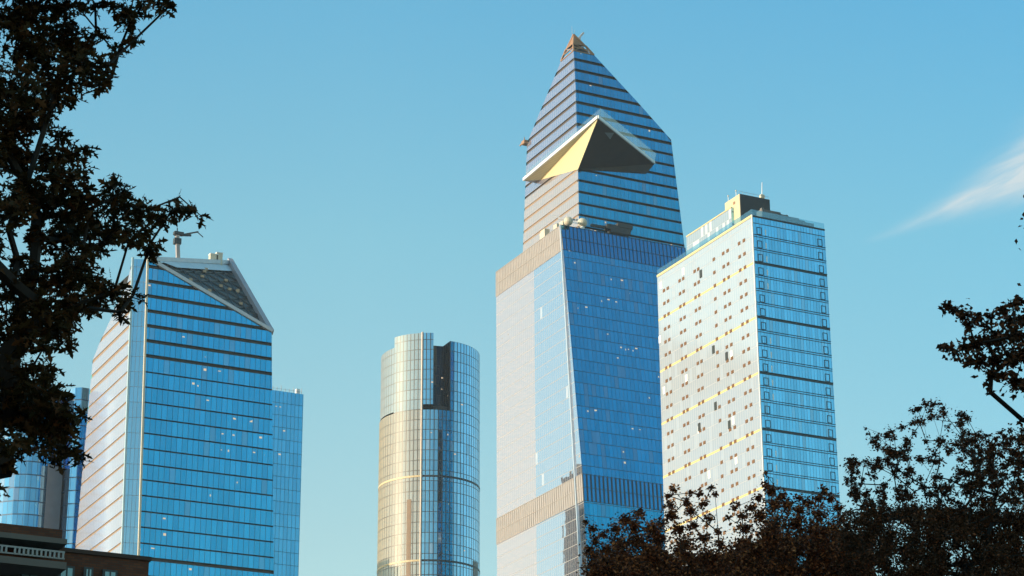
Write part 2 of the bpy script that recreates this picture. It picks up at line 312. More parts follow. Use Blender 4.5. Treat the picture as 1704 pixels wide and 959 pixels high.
# ================================================================== TALL POINTED TOWER
def tall_tower():
    root = empty('pointed_skyscraper', (380, 700, 0), 'tallest tower, slant-cut glass peak above a jutting triangular deck', 'skyscraper')
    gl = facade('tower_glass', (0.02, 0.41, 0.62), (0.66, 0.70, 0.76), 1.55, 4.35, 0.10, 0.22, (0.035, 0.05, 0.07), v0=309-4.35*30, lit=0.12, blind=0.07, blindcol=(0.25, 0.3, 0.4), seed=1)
    # ---- lower block (wall leaning back)
    X0 = 355.0; XR = 405.6; YB = 718.3; ZT = 308.8
    e1 = onX(933.5, 374, X0); e2 = onX(969, 788, X0); e3 = onX(975, 900, X0)
    e0 = Vector((X0, e3.y-(e3.z)*0.06, 0))
    E = lin([e1, e2, e3, e0]); Rr = lambda z: Vector((XR, E(z).y, z)); Lf = lambda z: Vector((X0, YB, z))
    b1 = onX(938.2, 414.7, X0).z; b2a = e2.z; b2b = onX(972, 833, X0).z
    gap = lambda z: 0.0
    mb = MB(); shingle(mb, E, Rr, 0, b2b, 4.35, gap, NY, v0=b1-4.35*100); shingle(mb, E, Rr, b2a, b1, 4.35, gap, NY, v0=b1-4.35*100)
    mb.build('front_glass_wall', [gl, M['dark']], root)
    gl2 = facade('tower_glass_side', (0.40, 0.52, 0.62), (0.95, 0.92, 0.98), 1.55, 4.35, 0.10, 0.20, (0.40, 0.36, 0.33), v0=309-4.35*30, lit=0.02, blind=0.008, blindcol=(0.6, 0.6, 0.6), seed=2, var=0.04, jitter=.0015, base=(.30, .30, .34), refl=.76)  # paler copy of the tower glass, sunward sky glare put into its colour
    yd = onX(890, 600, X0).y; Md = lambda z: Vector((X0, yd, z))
    gl3 = facade('tower_glass_cream_reflection', (0.35, 0.46, 0.55), (0.88, 0.80, 0.83), 1.55, 4.35, 0.10, 0.20, (0.42, 0.37, 0.33), v0=309-4.35*30, lit=0.02, blind=0.004, blindcol=(0.6, 0.6, 0.6), seed=22, var=0.04, jitter=.0015, base=(.50, .43, .42), refl=.55)  # cream reflection of a sunlit tower painted into the far part of the wall
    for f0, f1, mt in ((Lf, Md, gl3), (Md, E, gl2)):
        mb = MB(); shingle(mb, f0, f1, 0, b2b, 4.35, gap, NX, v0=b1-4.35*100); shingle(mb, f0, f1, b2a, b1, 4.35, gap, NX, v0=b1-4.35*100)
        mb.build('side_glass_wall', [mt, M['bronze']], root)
    mb = MB(); mb.quad((XR, 652, 0), (XR, YB, 0), (XR, YB, ZT), (XR, e1.y, ZT), uv=((652, 0), (YB, 0), (YB, ZT), (e1.y, ZT)))
    mb.quad((XR, YB, 0), (X0, YB, 0), (X0, YB, ZT), (XR, YB, ZT), uv=((XR, 0), (X0, 0), (X0, ZT), (XR, ZT))); mb.build('rear_glass_wall', gl, root)
    mb = MB(); mb.quad((X0, e1.y, ZT), (XR, e1.y, ZT), (XR, YB, ZT), (X0, YB, ZT)); mb.build('terrace', M['roof'], root)
    # louvre bands: solid back sheet and real fins
    def fins(L, R, z0, z1, out, step, fw, proud, mat_b, mat_f, rail=True):
        m = MB(); n = int((R(z0)-L(z0)).length/step)
        for i in range(n+1):
            t = i/n
            a = L(z0).lerp(R(z0), t)+out*0.10; b = L(z1).lerp(R(z1), t)+out*0.10
            h = (R(z0)-L(z0)).normalized()
            m.box((a+b)/2, (fw, proud, (b-a).length), (h, out, (b-a).normalized()), 1)
        hq = (R(z0)-L(z0)).normalized(); qs = (L(z0)-out*0.02, R(z0)-out*0.02, R(z1)-out*0.02, L(z1)-out*0.02)
        m.quad(*qs, uv=[(q.dot(hq), q.z) for q in qs])
        zc = (z0+z1)/2; h = (R(zc)-L(zc)).normalized()
        for zz in (z0+0.1, zc, z1-0.1):
            m.box((L(zz)+R(zz))/2+out*0.12, ((R(zz)-L(zz)).length, proud*0.8, 0.14), (h, out, Vector((0, 0, 1))), 1)
        return m.build('louvre_band', [mat_b, mat_f], root)
    lb = facade('louvre_back_glass', (0.02, 0.30, 0.54), (0.5, 0.5, 0.5), 1.55, 400, 0.02, 0.1, (0.03, 0.04, 0.05), v0=-5, seed=3, var=0.03)
    lf = plain('louvre_fin_slate', (0.05, 0.06, 0.075), 0.5, 0.3); ls = plain('louvre_fin_tan', (0.42, 0.37, 0.33), 0.6)
    lsb = plain('louvre_back_tan', (0.36, 0.33, 0.31), 0.6)
    fins(E, Rr, b1, ZT, NY, 1.55, 0.2, 0.05, lb, lf); fins(E, Rr, b2b, b2a, NY, 1.55, 0.5, 0.06, lb, lf)
    fins(Lf, E, b1, ZT, NX, 1.3, 0.25, 0.06, lsb, ls); fins(Lf, E, b2b, b2a, NX, 1.55, 0.35, 0.12, lsb, ls)
    mb = MB(); mb.bar(E(ZT-0.1)+NX*0.25, E(0)+NX*0.25, 0.5); mb.build('corner_fin', plain('pale_mullion', (0.55, 0.62, 0.68), 0.4, 0.3), root)
    # ---- upper tower
    XU = 366.0
    apex = onX(953, 57, XU); k1 = onX(958, 150, XU); k2 = onX(962.3, 303, XU); k3 = onX(963.5, 365, XU); k4 = k3+(k3-k2)*0.3; k4.z = ZT-0.5
    EU = lin([apex, k1, k2, k3, k4])
    YU = k3.y
    sR = onY(1118, 232, k2.y); rb = onY(1139, 410, YU)
    sL = onX(877, 238, XU); lbm = onX(870.5, 404.7, XU)
    crown_z = onX(953.5, 85, XU).z; ZC = crown_z
    RU = lin([rb, onY(1129.8, 337, YU), sR, Vector((apex.x, apex.y, apex.z+1.0))])
    def RUf(z):
        p = RU(z); p.y = EU(z).y; return p
    # below the shoulder the right edge, above it the slanted cut towards the apex
    LU = lin([lbm, sL, Vector((XU, apex.y, apex.z+0.5))])
    def LUf(z): p = LU(z); p.x = XU; return p
    fh = 4.45; gp = lambda z: 1.25 if z > 352 else (0.95 if z > 322 else 0.85)
    ug = facade('upper_glass', (0.04, 0.38, 0.56), (0.62, 0.66, 0.76), 1.5, fh, 0.10, 0.10, (0.04, 0.06, 0.08), v0=ZT, lit=0.06, blind=0.03, seed=4)
    us = facade('upper_glass_side', (0.30, 0.42, 0.56), (0.60, 0.62, 0.70), 1.5, fh, 0.08, 0.10, (0.35, 0.33, 0.33), v0=ZT, seed=5, var=0.04, jitter=.002, base=(.36, .34, .42), refl=.66)  # paler sunward copy of upper_glass, sky glare put into the colour
    mb = MB(); shingle(mb, EU, RUf, ZT-0.4, ZC, fh, gp, NY, 0.8, v0=ZT-1); mb.build('upper_front_wall', [ug, M['dark']], root)
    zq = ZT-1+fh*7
    us2 = facade('upper_glass_beige_reflection', (0.45, 0.42, 0.42), (0.80, 0.70, 0.68), 1.5, fh, 0.08, 0.10, (0.40, 0.34, 0.30), v0=ZT, seed=25, var=0.05, base=(.50, .42, .38), refl=.52, jitter=.002)  # reflection of something sunlit painted in as beige below the deck
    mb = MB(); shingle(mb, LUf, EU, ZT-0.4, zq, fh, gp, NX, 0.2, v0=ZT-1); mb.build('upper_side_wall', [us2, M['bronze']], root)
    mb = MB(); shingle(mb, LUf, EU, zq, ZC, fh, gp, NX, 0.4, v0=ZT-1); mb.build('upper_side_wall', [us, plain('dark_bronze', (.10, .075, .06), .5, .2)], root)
    # raking roof planes, rear walls
    bk = Vector((sR.x, sL.y, sR.z-6)); rc = RUf(ZC); lc = LUf(ZC); ec = EU(ZC)
    mb = MB(); mb.face((rc, RUf(sR.z), bk, LUf(sL.z), lc)); mb.build('raking_roof', plain('roof_glass', (0.08, 0.14, 0.2), 0.15, 0.8), root)
    mb = MB(); mb.quad(RUf(ZT), Vector((rb.x, sL.y, ZT)), bk, RUf(sR.z)); mb.quad(Vector((rb.x, sL.y, ZT)), LUf(ZT), LUf(sL.z), bk); mb.build('upper_rear_wall', ug, root)
    # copper crown with open lattice under it
    mb = MB(); tip = Vector((apex.x+0.4, apex.y, apex.z))
    cz = onX(953.8, 72, XU).z; q = lambda f, z: f(z)
    c1, c2, c3 = EU(cz), RUf(cz), LUf(cz)
    mb.face((c1, c2, tip)); mb.face((c3, c1, tip)); mb.face((c2, c3, tip)); mb.face((c1, c3, c2))
    mb.build('copper_crown', M['rust'], root)
    mb = MB()
    for a, b in ((ec, c1), (rc, c2), (lc, c3), (rc, tip), (lc, tip)): mb.bar(a, b, 0.5)
    for t in (0.0, 0.5, 0.98):
        for A, B, A2, B2 in ((ec, rc, c1, c2), (ec, lc, c1, c3)): mb.bar(A.lerp(A2, t), B.lerp(B2, t), 0.35)
    mb.bar(ec, c2, 0.25); mb.bar(rc, c1, 0.25); mb.bar(ec, c3, 0.25); mb.build('crown_lattice', M['rust'], root)
    mb = MB(); i1 = ec.lerp((rc+lc)/2, .35); mb.face((i1+Vector((0, 0, 0)), rc+Vector((0, 1.5, 0)), c2+Vector((0, 1.5, 0)), c1+Vector((.8, 1, 0)))); mb.face((ec, rc, lc)); mb.build('crown_plant_room', M['dark'], root)
    mb = MB(); t0 = onY(952.5, 57, apex.y+1); mb.tube(t0-Vector((0, 0, 2)), onY(951.5, 44, apex.y+1), 0.12, 0.05); mb.tube(t0+Vector((.8, 0, -1)), onY(956, 50, apex.y+1), 0.08, 0.04); mb.build('antenna', M['grey'], root)
    mb = MB(); mb.bar(onY(961, 66, apex.y+2), onY(971, 55, apex.y+2), 0.7); mb.bar(onY(963, 78, apex.y+2), onY(965, 62, apex.y+2), 0.6); mb.build('crown_hoist', plain('pale_hoist_paint', (.7, .62, .6), .5), root)
    mb = MB(); s_ = LUf(sL.z); mb.box(s_+Vector((-.4, .6, 0.2)), (2.2, 2.4, 1.4)); mb.bar(s_+Vector((-1, 1.5, .8)), s_+Vector((-1.5, 3.0, -.4)), .4); mb.bar(s_+Vector((-.6, 1, .8)), s_+Vector((-.6, 1, 2.6)), .25); mb.build('window_cleaning_hoist', M['rust'], root)
    # ---- observation deck
    Yd = k2.y
    Rp = onY(1089, 273, Yd-0.6); zd = Rp.z
    N = onZ(995, 197, zd); L = onZ(871, 301, zd); B = onX(960.5, 283, XU-0.05)
    B.y = EU(B.z).y-0.1
    B2 = onY(1076, 290, Yd-0.1)          # foot of the dark underside near the right corner
    B2.z = B.z-0.3
    B2 = onY(1076, 289, Yd-0.1); B1 = onX(898, 300, XU-0.05)
    up = Vector((0, 0, 1.0))
    mb = MB(); mb.face((N, L, Vector((XU+2, L.y, zd)), Vector((XU+2, Yd+4, zd)), Vector((Rp.x, Yd+4, zd)), Rp)); mb.build('deck_floor', M['grey'], root)
    root_deck = root
    # underside: sunlight painted in as gold here, shade as near-black below
    gd = NG('soffit_sun_gold'); b = gd.n('ShaderNodeBsdfPrincipled'); tc = gd.n('ShaderNodeTexCoord')
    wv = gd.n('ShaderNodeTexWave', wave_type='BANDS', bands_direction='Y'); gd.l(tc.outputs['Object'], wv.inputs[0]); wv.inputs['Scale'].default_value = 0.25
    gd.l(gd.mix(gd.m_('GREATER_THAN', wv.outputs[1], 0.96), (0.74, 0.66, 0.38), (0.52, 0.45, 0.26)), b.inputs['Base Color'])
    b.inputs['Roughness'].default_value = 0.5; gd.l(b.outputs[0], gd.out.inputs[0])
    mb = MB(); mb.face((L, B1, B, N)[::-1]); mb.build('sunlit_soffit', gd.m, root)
    dk = plain('soffit_shade_dark', (0.035, 0.032, 0.032), 0.7, 0, .3, .3)  # same underside away from the sun, its shade put into the colour
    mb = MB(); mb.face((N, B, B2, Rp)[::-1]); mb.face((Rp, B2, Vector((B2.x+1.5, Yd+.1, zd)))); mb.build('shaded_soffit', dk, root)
    c = onY(1003, 225, 0) if False else None
    # pale patch of glass set in the dark underside
    ctr = N*0.66+B*0.10+Rp*0.24
    nrm = (B-N).cross(Rp-N).normalized()
    if nrm.z > 0: nrm = -nrm
    ax = (Rp-N).normalized(); ay = nrm.cross(ax)
    mb = MB(); P_ = lambda u, v: ctr+nrm*0.05+ax*u+ay*v
    mb.face((P_(-3.2, -.6), P_(2.6, -1.3), P_(0.4, 1.6))); mb.build('floor_window', plain('pale_floor_glass', (.22, .28, .33), .2), root)
    # white rim and glass balustrade
    mb = MB()
    for a, b_ in ((L, N), (N, Rp)): mb.bar(a+up*0.5, b_+up*0.5, 0.6, 1.15)
    mb.build('deck_rim', M['white'], root)
    gb = NG('balustrade_glass'); tr = gb.n('ShaderNodeBsdfTransparent'); tr.inputs[0].default_value = (.86, .95, .96, 1); gg = gb.n('ShaderNodeBsdfGlossy'); gg.inputs['Roughness'].default_value = .05
    gg.inputs[0].default_value = (.9, .97, 1, 1); dd = gb.n('ShaderNodeBsdfDiffuse'); dd.inputs[0].default_value = (.55, .75, .78, 1)
    m1 = gb.n('ShaderNodeMixShader'); m1.inputs[0].default_value = .5; gb.l(gg.outputs[0], m1.inputs[1]); gb.l(dd.outputs[0], m1.inputs[2])
    m2 = gb.n('ShaderNodeMixShader'); m2.inputs[0].default_value = .2; gb.l(tr.outputs[0], m2.inputs[1]); gb.l(m1.outputs[0], m2.inputs[2]); gb.l(m2.outputs[0], gb.out.inputs[0])
    mb = MB(); n1 = (N-L).cross(up).normalized(); 
    for a, b_ in ((L, N), (N, Rp)):
        n1 = (b_-a).cross(up).normalized()
        if n1.y > 0: n1 = -n1
        lean = n1*0.9
        a0, b0 = a+up*0.9, b_+up*0.9; t = n1*-0.06
        c0, d0 = b0+up*3.0+lean, a0+up*3.0+lean
        mb.quad(a0, b0, c0, d0)
    mb.build('glass_balustrade', gb.m, root)
    mb = MB()
    sA = onY(1045, 240, Yd-2); mb.b2((sA.x, Yd-3, zd+.8), (sA.x+6.5, Yd-.5, zd+3.0)); mb.build('deck_kiosk', M['cream'], root)
    return root, ZT, X0, E, XU, EU
tw, ZT, X0, E_, XU, EU_ = tall_tower()

# things on the terrace of the tall tower
for i, (px, py, r) in enumerate(((945.5, 368.5, 1.65), (969, 371, 1.75))):
    P = onX(px, py, X0+2.2) if i == 0 else onY(px, py, E_(ZT).y+2.5)
    t = empty('radome', (P.x, P.y, ZT), ('white dish cover at the corner of the tall tower terrace, left of two', 'white dish cover right of the terrace corner on the tall tower, right of two')[i], 'radome', 'white dish covers on the terrace')
    m = MB(); m.sphere(P, r, 16, 10); m.build('dome', M['cream'], t, True)
    m = MB(); m.tube((P.x, P.y, ZT), (P.x, P.y, P.z-r*.6), r*.5, r*.4, 10); m.build('pedestal', M['white'], t)
t = empty('rooftop_machinery', (X0+22, E_(ZT).y+4, ZT), 'dark tangled maintenance crane on the tall tower terrace', 'machinery')
yk = E_(ZT).y+3
def yb(px, py): return onY(px, py, yk)
m = MB(); m.bar(yb(983, 375), yb(1015, 380), .9); m.bar(yb(1012, 375), yb(1050, 384), 1.0); m.bar(yb(1015, 383), yb(1048, 377), .5); m.build('boom', M['dark'], t)
m = MB(); a = yb(1018, 380); m.box(a, (5, 2.5, 1.8)); a = yb(1038, 378); m.box(a, (6, 2.5, 1.6)); a = yb(1030, 386); m.box(a, (8, 3, 2.2)); m.build('carriage', M['dark'], t)
m = MB(); m.box(yb(1024, 387), (1.6, 1.5, 1.2)); m.build('counterweight', M['rust'], t)
t = empty('rooftop_unit', (X0+3, E_(ZT).y+14, ZT), 'cream rooftop machinery left of the white domes', 'machinery')
for px, py, s_ in ((937, 372, 1.6), (927, 377, 1.6), (907, 386, 2.0), (903, 391, 1.3)):
    m = MB(); a = onX(px, py, X0+2.5); m.b2((a.x-s_/2, a.y-s_*.8, ZT), (a.x+s_/2, a.y+s_*.8, a.z+.6)); m.build('housing', M['cream'], t)
m = MB(); m.bar(onX(918, 358.5, X0+3.5), onX(944, 366, X0+3.5), .4); m.bar(onX(930, 364, X0+3.5), onX(960, 366, X0+4.5), .6); m.build('arm', M['grey'], t)

# ================================================================== RIGHT RESIDENTIAL TOWER
def right_tower():
    XC, YC, Zt = 265.5, 407.0, 200.0
    XR, YB = 285.0, 449.7
    root = empty('apartment_tower', (275, 430, 0), 'slab tower with pale dotted side wall and aqua glass front, right of the tallest', 'skyscraper')
    fh = (188.5-149.6)/12; v0 = 188.5
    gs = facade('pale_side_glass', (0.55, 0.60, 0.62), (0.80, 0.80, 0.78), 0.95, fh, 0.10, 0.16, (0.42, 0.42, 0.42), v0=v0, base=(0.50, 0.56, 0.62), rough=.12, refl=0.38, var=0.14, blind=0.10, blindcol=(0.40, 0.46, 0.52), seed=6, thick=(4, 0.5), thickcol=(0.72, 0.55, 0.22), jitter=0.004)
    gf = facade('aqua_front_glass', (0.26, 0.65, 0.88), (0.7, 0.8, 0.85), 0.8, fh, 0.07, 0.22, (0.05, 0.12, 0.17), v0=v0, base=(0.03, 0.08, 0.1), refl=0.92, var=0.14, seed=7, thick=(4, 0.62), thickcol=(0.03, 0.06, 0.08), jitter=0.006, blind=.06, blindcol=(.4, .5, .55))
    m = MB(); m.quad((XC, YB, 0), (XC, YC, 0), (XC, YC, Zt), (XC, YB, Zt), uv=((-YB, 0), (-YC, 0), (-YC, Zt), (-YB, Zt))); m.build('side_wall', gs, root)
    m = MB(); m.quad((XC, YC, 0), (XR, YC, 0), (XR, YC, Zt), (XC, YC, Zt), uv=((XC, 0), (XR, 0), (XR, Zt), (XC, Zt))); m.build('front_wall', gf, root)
    m = MB(); m.quad((XR, YC, 0), (XR, YB, 0), (XR, YB, Zt), (XR, YC, Zt), uv=((YC, 0), (YB, 0), (YB, Zt), (YC, Zt))); m.quad((XR, YB, 0), (XC, YB, 0), (XC, YB, Zt), (XR, YB, Zt), uv=((XR, 0), (XC, 0), (XC, Zt), (XR, Zt))); m.build('rear_wall', gf, root)
    m = MB(); m.quad((XC, YC, Zt), (XR, YC, Zt), (XR, YB, Zt), (XC, YB, Zt)); m.build('roof', M['roof'], root)
    m = MB(); m.b2((XC-.12, YC-.10, 0), (XC+.12, YC+.12, Zt+.3)); m.build('corner_trim', M['white'], root)
    m = MB(); m.b2((XC-.14, YC+.2, Zt-.25), (XC+.25, YB, Zt+.30)); m.build('side_coping', plain('ochre_coping', (.75, .58, .28), .5), root)
    m = MB(); m.b2((XC+.2, YC-.12, Zt-.2), (XR, YC+.25, Zt+.15)); m.build('front_coping', M['dark'], root)
    gb = NG('parapet_glass'); tr = gb.n('ShaderNodeBsdfTransparent'); tr.inputs[0].default_value = (.72, .88, .92, 1); gg = gb.n('ShaderNodeBsdfGlossy'); gg.inputs['Roughness'].default_value = .05
    m2 = gb.n('ShaderNodeMixShader'); m2.inputs[0].default_value = .25; gb.l(tr.outputs[0], m2.inputs[1]); gb.l(gg.outputs[0], m2.inputs[2]); gb.l(m2.outputs[0], gb.out.inputs[0])
    m = MB(); m.b2((XC+.05, YC+.05, Zt+.3), (XC+.09, YB, Zt+1.7)); m.b2((XC+.1, YC+.05, Zt+.15), (XR, YC+.09, Zt+1.6)); m.build('glass_parapet', gb.m, root)
    # set-back upper storeys
    X1 = XC+.9
    p = onX(1217, 345, X1); q = onX(1142, 391, X1); zt = p.z
    m = MB()
    m.quad((X1, q.y, Zt), (X1, p.y, Zt), (X1, p.y, zt), (X1, q.y, zt), uv=((-q.y, Zt), (-p.y, Zt), (-p.y, zt), (-q.y, zt)), mi=0)
    xr = X1+8
    m.quad((X1, p.y, Zt), (xr, p.y, Zt), (xr, p.y, zt), (X1, p.y, zt), uv=((X1, Zt), (xr, Zt), (xr, zt), (X1, zt)), mi=1)
    m.quad((xr, p.y, Zt), (xr, q.y, Zt), (xr, q.y, zt), (xr, p.y, zt), mi=1); m.quad((xr, q.y, Zt), (X1, q.y, Zt), (X1, q.y, zt), (xr, q.y, zt), mi=1)
    m.quad((X1, p.y, zt), (xr, p.y, zt), (xr, q.y, zt), (X1, q.y, zt), mi=2)
    gs2 = facade('penthouse_side', (0.6, 0.64, 0.66), (0.8, 0.8, 0.8), .95, 3.3, .05, .1, (.4, .4, .4), v0=Zt, base=(.5, .5, .48), refl=.55, blind=.3, blindcol=(.7, .7, .68), seed=9)
    ph = m.build('penthouse', [gs2, gf, M['roof']], root)
    m = MB(); m.b2((X1-.1, p.y, zt-.15), (X1+.15, q.y, zt+.12)); m.build('coping', bpy.data.materials['ochre_coping'], ph)
    # plant box
    X2 = X1+.6; a = onX(1230.5, 322.5, X2); b = onX(1206, 336, X2); ztop = a.z
    c = onY(1280.5, 334, a.y)
    m = MB(); m.b2((X2, a.y, Zt), (c.x, b.y, ztop)); bx = m.build('plant_room', plain('plant_room_render', (.62, .52, .33), .7), root)
    m = MB(); m.b2((X2+.02, a.y-.06, Zt), (c.x+.02, a.y-.01, ztop-.02))
    n = 24
    for i in range(n): x = X2+(c.x-X2)*(i+.5)/n; m.b2((x-.04, a.y-.14, Zt+1), (x+.04, a.y-.06, ztop-.15))
    m.build('louvre_screen', plain('plant_room_shade', (.07, .075, .08), .6), bx)  # shade on the front face painted in as charcoal
    for yy in (0.38, 0.62):
        m = MB(); m.b2((X2-.05, a.y+1.6+yy*1.6-.25, ztop-1.75), (X2+.0, a.y+1.6+yy*1.6+.25, ztop-1.1)); m.build('vent', M['rust'], bx)
    m = MB()
    for i in range(9):
        x = X2+(c.x-X2)*i/8; m.tube((x, a.y+.3, ztop), (x, a.y+.3, ztop+.75), .03, .03, 5)
    m.bar((X2, a.y+.3, ztop+.75), (c.x, a.y+.3, ztop+.75), .05); m.build('railing', M['grey'], bx)
    # vents under the side windows, in pairs
    us = [1105, 1111.3, 1131, 1137, 1156, 1162, 1188, 1203.5, 1210.8, 1230, 1238]
    A = onX(1105, 483, XC); Bv = onX(1238, 397.6, XC)
    ys = []
    for px in us: ys.append(along(Vector((XC, A.y, 195.6)), (0, 1), px).y)
    vm = plain('vent_brown', (.17, .075, .02), .6); allv = []
    k = 0; z = v0+2*fh
    while z > 80:
        for y in ys: allv.append((y, z))
        z -= fh; k += 1
    def vbox(m, y, z): m.b2((XC-.10, y-.47, z), (XC-.005, y+.47, z+.75))
    m0 = MB(); vbox(m0, allv[0][0], allv[0][1]); first = m0.build('vent', vm, root)
    for y, z in allv[1:100]:
        c_ = first.copy(); COL.objects.link(c_); c_.parent = root; c_.location = first.location+Vector((0, y-allv[0][0], z-allv[0][1]))
    m = MB()
    for y, z in allv[100:]: vbox(m, y, z)
    m.build('vents', vm, root, kind='stuff')
    # open (dark) and reflecting (bright) casements on the side wall
    dkm = plain('open_casement_dark', (.03, .035, .03), .5); wh = plain('casement_blind', (.85, .85, .82), .4)
    for px, py in ((1166.5, 456), (1187.5, 582), (1209.5, 593), (1191, 676), (1164, 711), (1214, 707)):
        P = onX(px, py, XC); m = MB(); m.b2((XC-.16, P.y-.45, P.z-.95), (XC-.01, P.y+.45, P.z+.95)); m.build('open_window', dkm, root, label='window standing open and dark')
    for px, py in ((1137, 452), (1100, 475), (1142, 630), (1105, 650), (1225, 766), (1180, 790), (1220, 700), (1098, 565), (1163, 715.), (1217, 590)):
        P = onX(px, py, XC); m = MB(); m.b2((XC-.06, P.y-.55, P.z-.9), (XC-.006, P.y+.45, P.z+.9)); m.build('bright_window', wh, root, label='window with a white blind')
    # casement frames at both ends of the front
    fm = plain('casement_frame', (.03, .07, .10), .4)
    z = v0+3*fh-3.3; first = None
    i = 0; z = v0-12*fh*2
    zs = [v0+2*fh-j*fh for j in range(24)]
    for x0, wd in ((XC+1.1, 1.25), (XR-2.1, 1.15)):
        for z in zs:
            if first is None:
                m = MB(); zc = z+.75; h = 1.75; t = .11
                for q in (((x0, zc), (x0+wd, zc+t)), ((x0, zc+h-t), (x0+wd, zc+h)), ((x0, zc+t), (x0+t, zc+h-t)), ((x0+wd-t, zc+t), (x0+wd, zc+h-t))):
                    m.b2((q[0][0], YC-.10, q[0][1]), (q[1][0], YC-.004, q[1][1]))
                first = m.build('casement_frame', fm, root); fx, fz = x0, z
            else:
                c_ = first.copy(); COL.objects.link(c_); c_.parent = root; c_.location = first.location+Vector((x0-fx, 0, z-fz))
    # bright blinds seen in one column of the front
    for z in [zs[i] for i in (0, 1, 2, 3, 4, 8, 9, 10, 11, 12, 16, 17, 18)]:
        m = MB(); m.b2((XC+3.25+(i % 3)*.15, YC-.03, z+.9), (XC+3.55, YC-.005, z+2.3)); m.build('bright_window', wh, root)
    # horizontal ledges casting fine lines on the front
    m = MB()
    for j in range(26):
        z = v0+2*fh-j*fh
        m.b2((XC+.15, YC-.16, z+.55), (XR, YC-.003, z+.62))
    m.build('ledge_lines', fm, root)
    return XC, YC, XR, YB, Zt, a, c, ztop, X2
XC, YC, XR, YB, Zt, pa, pc, pzt, pX2 = right_tower()
def mast(px, pb, pt, Y, r, label):
    P = onY(px, pb, Y); Q = onY(px, pt, Y); t = empty('antenna_mast', P, label, 'antenna')
    m = MB(); m.tube(P, Q, r, r*.6, 6); m.build('pole', M['white'], t)
    m = MB(); m.box(P+Vector((0, 0, .4)), (1.0, .8, .8)); m.build('base_box', M['cream'], t)
mast(1268, 330, 304, pa.y+2, .14, 'tall white mast on the plant room of the right-hand slab tower')
for px, lab in ((1212, 'short pale rod left on the yellow end of the rooftop plant room'), (1225, 'short pale rod near the corner of the rooftop plant room')):
    P = onX(px, 336-(px-1206)*.55, pX2+.3); t = empty('lightning_rod', P, lab, 'rod'); m = MB(); m.tube((P.x, P.y, pzt-.2), (P.x, P.y, pzt+1.5), .1, .06); m.build('rod_shaft', M['white'], t); m = MB(); m.sphere((P.x, P.y, pzt+1.5), .2, 8, 6); m.build('rod_tip', M['cream'], t)
# dark cooling plant along the roof
t = empty('cooling_units', (XC+8, YC+2, Zt), 'row of grey and black cooling units along the front roof edge', 'machinery')
random.seed(3)
cz = [(1268, 1300, 3.3, 'grey'), (1296, 1312, 2.9, 'grey'), (1308, 1330, 2.7, 'grey'), (1326, 1338, 2.4, 'dark'), (1336, 1355, 2.1, 'grey')]
for x0, x1, h, mt in cz:
    a = along(Vector((XC, YC+1.2, Zt+1)), (1, 0), x0).x; b = along(Vector((XC, YC+1.2, Zt+1)), (1, 0), x1).x
    m = MB(); m.b2((a, YC+1.2, Zt), (b-.1, YC+3.4, Zt+h-.5))
    for i in range(int((b-a)/.45)): m.b2((a+.1+i*.45, YC+1.1, Zt+.9), (a+.32+i*.45, YC+1.19, Zt+h-.7))
    m.b2((a+.3, YC+1.6, Zt+h-.5), (a+.9, YC+2.4, Zt+h)); m.build('unit_case', plain('unit_'+mt, (.17, .165, .16) if mt == 'grey' else (.05, .05, .05), .7), t)

